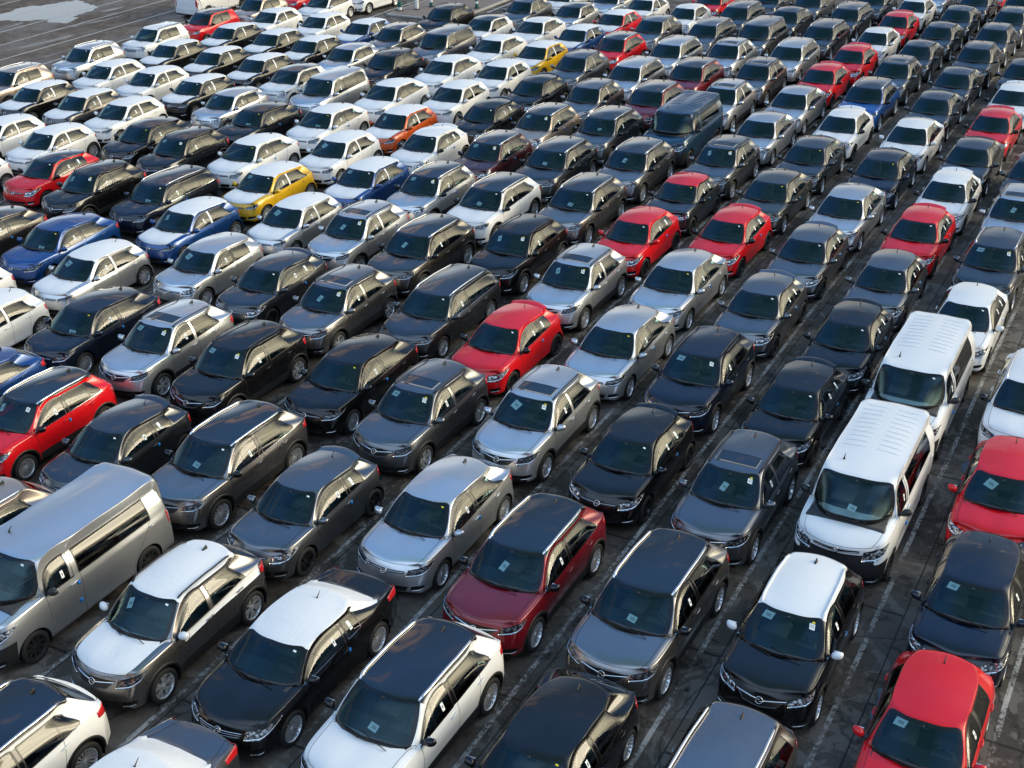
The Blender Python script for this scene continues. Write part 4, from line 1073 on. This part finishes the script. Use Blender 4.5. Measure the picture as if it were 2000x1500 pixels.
CAR_TABLE = """
-41.11 -49.11 E beige rail
-45.98 -49.21 E silver rail
-50.73 -49.12 E white -
-54.90 -49.09 E red blackroof
-59.06 -48.86 E beige rail
-63.21 -48.82 E red -
-39.89 -46.24 P black film
-44.28 -46.16 P white film
-48.81 -46.21 P black film
-53.14 -46.04 P black film
-57.24 -46.43 P white film
-61.71 -46.10 P white -
-35.10 -43.29 P white film
-39.70 -43.26 P umber film
-44.10 -43.27 P white film
-48.48 -43.13 P black film
-52.86 -42.99 P black film
-57.23 -43.11 P white film
-30.55 -40.43 P white film
-34.99 -40.32 P white film
-39.39 -40.56 P white film
-43.75 -40.23 P black film
-48.17 -40.17 P black film
-52.38 -40.19 P black film
-56.81 -40.02 P blue film
-32.36 -37.53 C red glassroof
-37.30 -37.33 A black -
-42.51 -37.33 H silver -
-47.11 -37.36 H white blackroof
-51.68 -37.45 H silver -
-55.83 -37.35 X bronze blackroof
-60.97 -37.43 M black -
-26.70 -34.67 A umber -
-31.58 -34.63 M black -
-36.25 -34.55 M black -
-41.00 -34.57 A black -
-45.95 -34.55 Z silver -
-50.74 -34.43 M black -
-55.54 -34.41 Z bronze -
-60.10 -34.44 H white blackroof
-64.29 -34.26 M grey -
-68.50 -33.85 P white -
-22.70 -31.67 P white film
-27.25 -31.91 A blue -
-32.09 -31.84 W navy -
-37.21 -31.88 A white film
-42.00 -31.80 A white film
-46.61 -31.66 A white film
-51.43 -31.62 A white film
-56.10 -31.61 A white film
-60.63 -31.62 A white -
-64.86 -31.52 H silver blackroof
-69.08 -31.12 A silver -
-21.58 -29.09 P white film
-25.86 -29.12 P silver film
-30.30 -29.07 P blue film
-34.58 -29.07 P yellow film
-38.95 -29.01 P white film
-43.08 -28.90 P orange film
-47.51 -28.85 P white film
-51.64 -28.89 P white film
-55.74 -28.97 P yellow film
-59.84 -28.81 P blue film
-63.94 -28.54 P red film
-68.04 -28.60 P white film
-18.64 -26.33 A blue -
-23.04 -26.28 A navy -
-27.90 -26.15 H silver -
-32.18 -26.05 P silver film
-36.54 -26.10 P blue film
-40.98 -26.17 C white spoiler
-45.36 -26.03 C black spoiler
-49.76 -26.07 C black spoiler
-53.96 -26.02 M grey -
-58.24 -25.94 X red blackroof
-62.53 -25.73 M bronze -
-66.73 -25.59 C white -
-70.81 -25.57 C red -
-18.31 -23.47 X red blackroof
-22.92 -23.41 M silver sunroof
-27.56 -23.40 C dgrey spoiler
-31.98 -23.34 M silver sunroof
-36.55 -23.37 X silver blackroof
-40.80 -23.28 X plum blackroof
-45.05 -23.28 X beige blackroof
-49.34 -23.18 M bronze -
-53.85 -23.23 W silver -
-58.55 -23.16 W silver -
-63.25 -23.07 W grey -
-67.94 -23.05 W dgrey -
-72.49 -22.78 A dgrey -
-13.82 -20.76 M beige rail
-18.22 -20.73 C dgrey spoiler
-22.68 -20.73 M black -
-27.05 -20.66 M bronze sunroof
-31.61 -20.71 G umber blackroof
-36.24 -20.70 G white blackroof
-40.97 -20.66 G dgrey blackroof
-45.54 -20.73 G grey blackroof
-50.06 -20.61 G maroon blackroof
-54.58 -20.56 G maroon blackroof
-59.00 -20.42 M silver sunroof
-63.51 -20.41 Z grey -
-68.06 -20.33 A dgrey -
-72.46 -20.37 A grey -
-13.92 -18.31 V silver -
-18.85 -18.02 G bronze blackroof
-23.63 -17.80 A black -
-28.21 -17.94 W dgrey -
-32.99 -17.95 M black -
-37.46 -17.91 G bronze blackroof
-42.05 -17.94 G bronze blackroof
-46.83 -17.98 V dblue ribs
-51.52 -17.90 M silver sunroof
-55.83 -17.87 M bronze sunroof
-60.34 -17.75 W silver -
-65.04 -17.57 W dgrey -
-69.74 -17.55 W dgrey -
-74.29 -17.31 A dgrey -
-9.23 -15.17 G white blackroof
-13.91 -15.26 M bronze film
-18.21 -15.25 C grey spoiler
-22.80 -15.18 M grey sunroof
-27.12 -15.17 C red spoiler
-31.46 -15.17 M silver sunroof
-35.72 -15.10 C red -
-39.66 -15.09 D dgrey redroof
-43.72 -15.11 M grey sunroof
-48.08 -15.04 A silver -
-52.47 -15.11 A silver -
-56.71 -15.14 C red spoiler
-60.79 -14.92 C red spoiler
-64.86 -14.82 C white -
-68.94 -14.79 C red spoiler
-73.02 -14.80 C white -
-77.26 -14.54 A silver -
-9.35 -12.55 K grey film
-14.15 -12.53 K black film
-19.17 -12.53 A silver -
-23.74 -12.49 M silver sunroof
-28.28 -12.36 A silver -
-32.81 -12.48 A silver -
-37.04 -12.41 C red spoiler
-41.27 -12.39 A olive -
-45.65 -12.37 A dgrey -
-49.88 -12.34 C white spoiler
-54.16 -12.44 G midblue blackroof
-58.56 -12.36 M grey sunroof
-62.91 -12.32 A dgrey -
-67.30 -12.24 A dgrey -
-71.69 -12.20 A dgrey -
-76.09 -12.08 A dgrey -
-80.33 -11.86 C red -
-13.73 -9.87 G white blackroof
-18.30 -9.93 G maroon blackroof
-23.16 -9.71 C black spoiler
-27.53 -9.77 M navy -
-32.13 -9.72 C grey spoiler
-36.51 -9.69 C grey spoiler
-40.79 -9.67 A silver -
-45.19 -9.60 A navy -
-49.60 -9.56 A white -
-54.00 -9.65 A dgrey -
-58.40 -9.67 A dgrey -
-62.76 -9.61 M dgrey -
-67.08 -9.59 M dgrey -
-71.40 -9.51 M dgrey -
-75.94 -9.77 A dgrey -
-13.73 -7.16 A black -
-18.22 -7.23 G bronze blackroof
-22.78 -7.14 M grey sunroof
-27.10 -7.13 C black spoiler
-31.20 -6.99 C black spoiler
-35.36 -7.01 C grey -
-39.58 -7.04 C red spoiler
-43.66 -6.97 C white spoiler
-47.92 -7.00 A dgrey -
-52.28 -7.00 C red spoiler
-56.49 -6.96 C white spoiler
-61.09 -7.24 A dgrey -
-13.82 -4.49 W bronze rail
-18.74 -4.59 X black whiteroof
-23.76 -4.60 V white ribs
-29.00 -4.70 V white ribs
-33.80 -4.43 C white -
-38.00 -4.47 M dgrey rail
-42.43 -4.54 M silver sunroof
-47.05 -4.67 A dgrey -
-17.17 -1.87 H red -
-21.22 -1.86 H navy -
-25.32 -2.02 H red -
-29.62 -2.13 G white -
"""
CARS = []
for l in CAR_TABLE.strip().split('\n'):
    c = l.split(); CARS.append((float(c[0]), float(c[1]), c[2], c[3], [] if c[4] == '-' else c[4].split(',')))
LABELS = make_labels(CARS)
PAPER = dict(P=[('note_top',), ('note_big',), ('note_hang',), ('note_top', 'small'), ('small',)], H=[('note_dash', 'small'), ('note_top',)], C=[('small', 'guard'), ('small', 'guard')], D=[('tag', 'guard')],
             A=[('tag', 'guard'), ('tag', 'guard'), ('tag', 'guard', 'note_low')], W=[('tag', 'small', 'guard', 'note_low'), ('small',)], M=[('note_top', 'sticker', 'tag'), ('note_hang', 'sticker', 'tag'), ('note_big', 'sticker', 'tag'), ('note_mid', 'sticker', 'tag'), ('note_top', 'sticker')],
             X=[('note_top', 'sticker', 'tag', 'guard'), ('note_hang', 'sticker', 'guard')], G=[('note_dash',), ('note_slip',), ('note_dash', 'small'), ('note_mid',)], E=[('small',), ('note_hang', 'small')], Z=[('note_hang', 'sticker'), ('small', 'guard')], K=[('small', 'guard')], V=[('note_dash', 'guard'), ('small', 'guard')])
for i, (x, y, kind, col, var) in enumerate(CARS):
    o = set(rnd.choice(PAPER[kind])) | {'side'}
    if kind == 'H' and x > -28: o = {('note_top', 'note_big', 'note_top')[i % 3], 'side'}
    if kind == 'X' and 'whiteroof' in var: o = {'note_top', 'sticker', 'tag', 'side', 'guard'}
    if kind == 'M' and 'film' in var: o = {'note_hang', 'small', 'strip'}
    add_car(x, y, kind, col, var, LABELS[i], x > -46, R(rnd.uniform(-.7, .7)), opts=o)
# ------------------------------------------------------------------ cars standing in the aisle and beyond
def street_things():
    add_car(-65.65, -45.55, 'P', 'white', [], 'white hatchback crossing the aisle beside the kerbed island', True, R(-5), group=None)
    # minibus seen from behind
    add_car(-61.35, -54.2, 'V', 'white', ['ribs'], 'white minibus seen from behind beyond the compact SUVs', True, R(178), group=None, name='minibus')
    wm = simple('post_white', (.72, .71, .68), .5); ym = simple('post_yellow', (.72, .42, .01), .5); gm = simple('post_green', (.006, .10, .075), .5)
    def post(x, y, h, r, bands, label, name):
        root = bpy.data.objects.new(name, None); COL.objects.link(root); root.location = (x, y, .13); root['label'] = label; root['category'] = 'post'
        mats = [wm, ym, gm, MAT['rubber']]
        g = Geo(); prof = [(r * 1.7, 0), (r * 1.7, .03), (r, .05)]; mi = [3, 3]
        for top, m in bands: prof.append((r, .05 + (h - .05) * top)); mi.append(m)
        prof += [(r * .75, h + .012), (.001, h + .02)]; mi += [bands[-1][1]] * 2
        g.lathe(prof, 16, axis='z', mi=mi); me = g.mesh('shaft', mats, angle=R(50)); o = bpy.data.objects.new('shaft', me); COL.objects.link(o); o.parent = root
    post(-66.0, -42.53, 1.15, .11, [(.66, 0), (1, 1)], 'thick white post with yellow top on the kerbed island', 'traffic_post')
    G3 = [(.25, 2), (.42, 0), (.58, 2), (.72, 0), (1, 2)]
    post(-65.3, -43.3, .52, .13, [(.35, 0), (1, 2)], 'short green and white bollard at near corner of kerbed island', 'bollard')
    post(-66.97, -42.13, .95, .10, G3, 'green and white bollard half hidden by black small SUV', 'bollard')
    post(-67.65, -39.35, .95, .10, G3, 'green and white striped bollard at right end of kerbed island', 'bollard')
    post(-70.2, -40.5, .95, .10, G3, 'green and white bollard at the back of the kerbed island', 'bollard')
street_things()
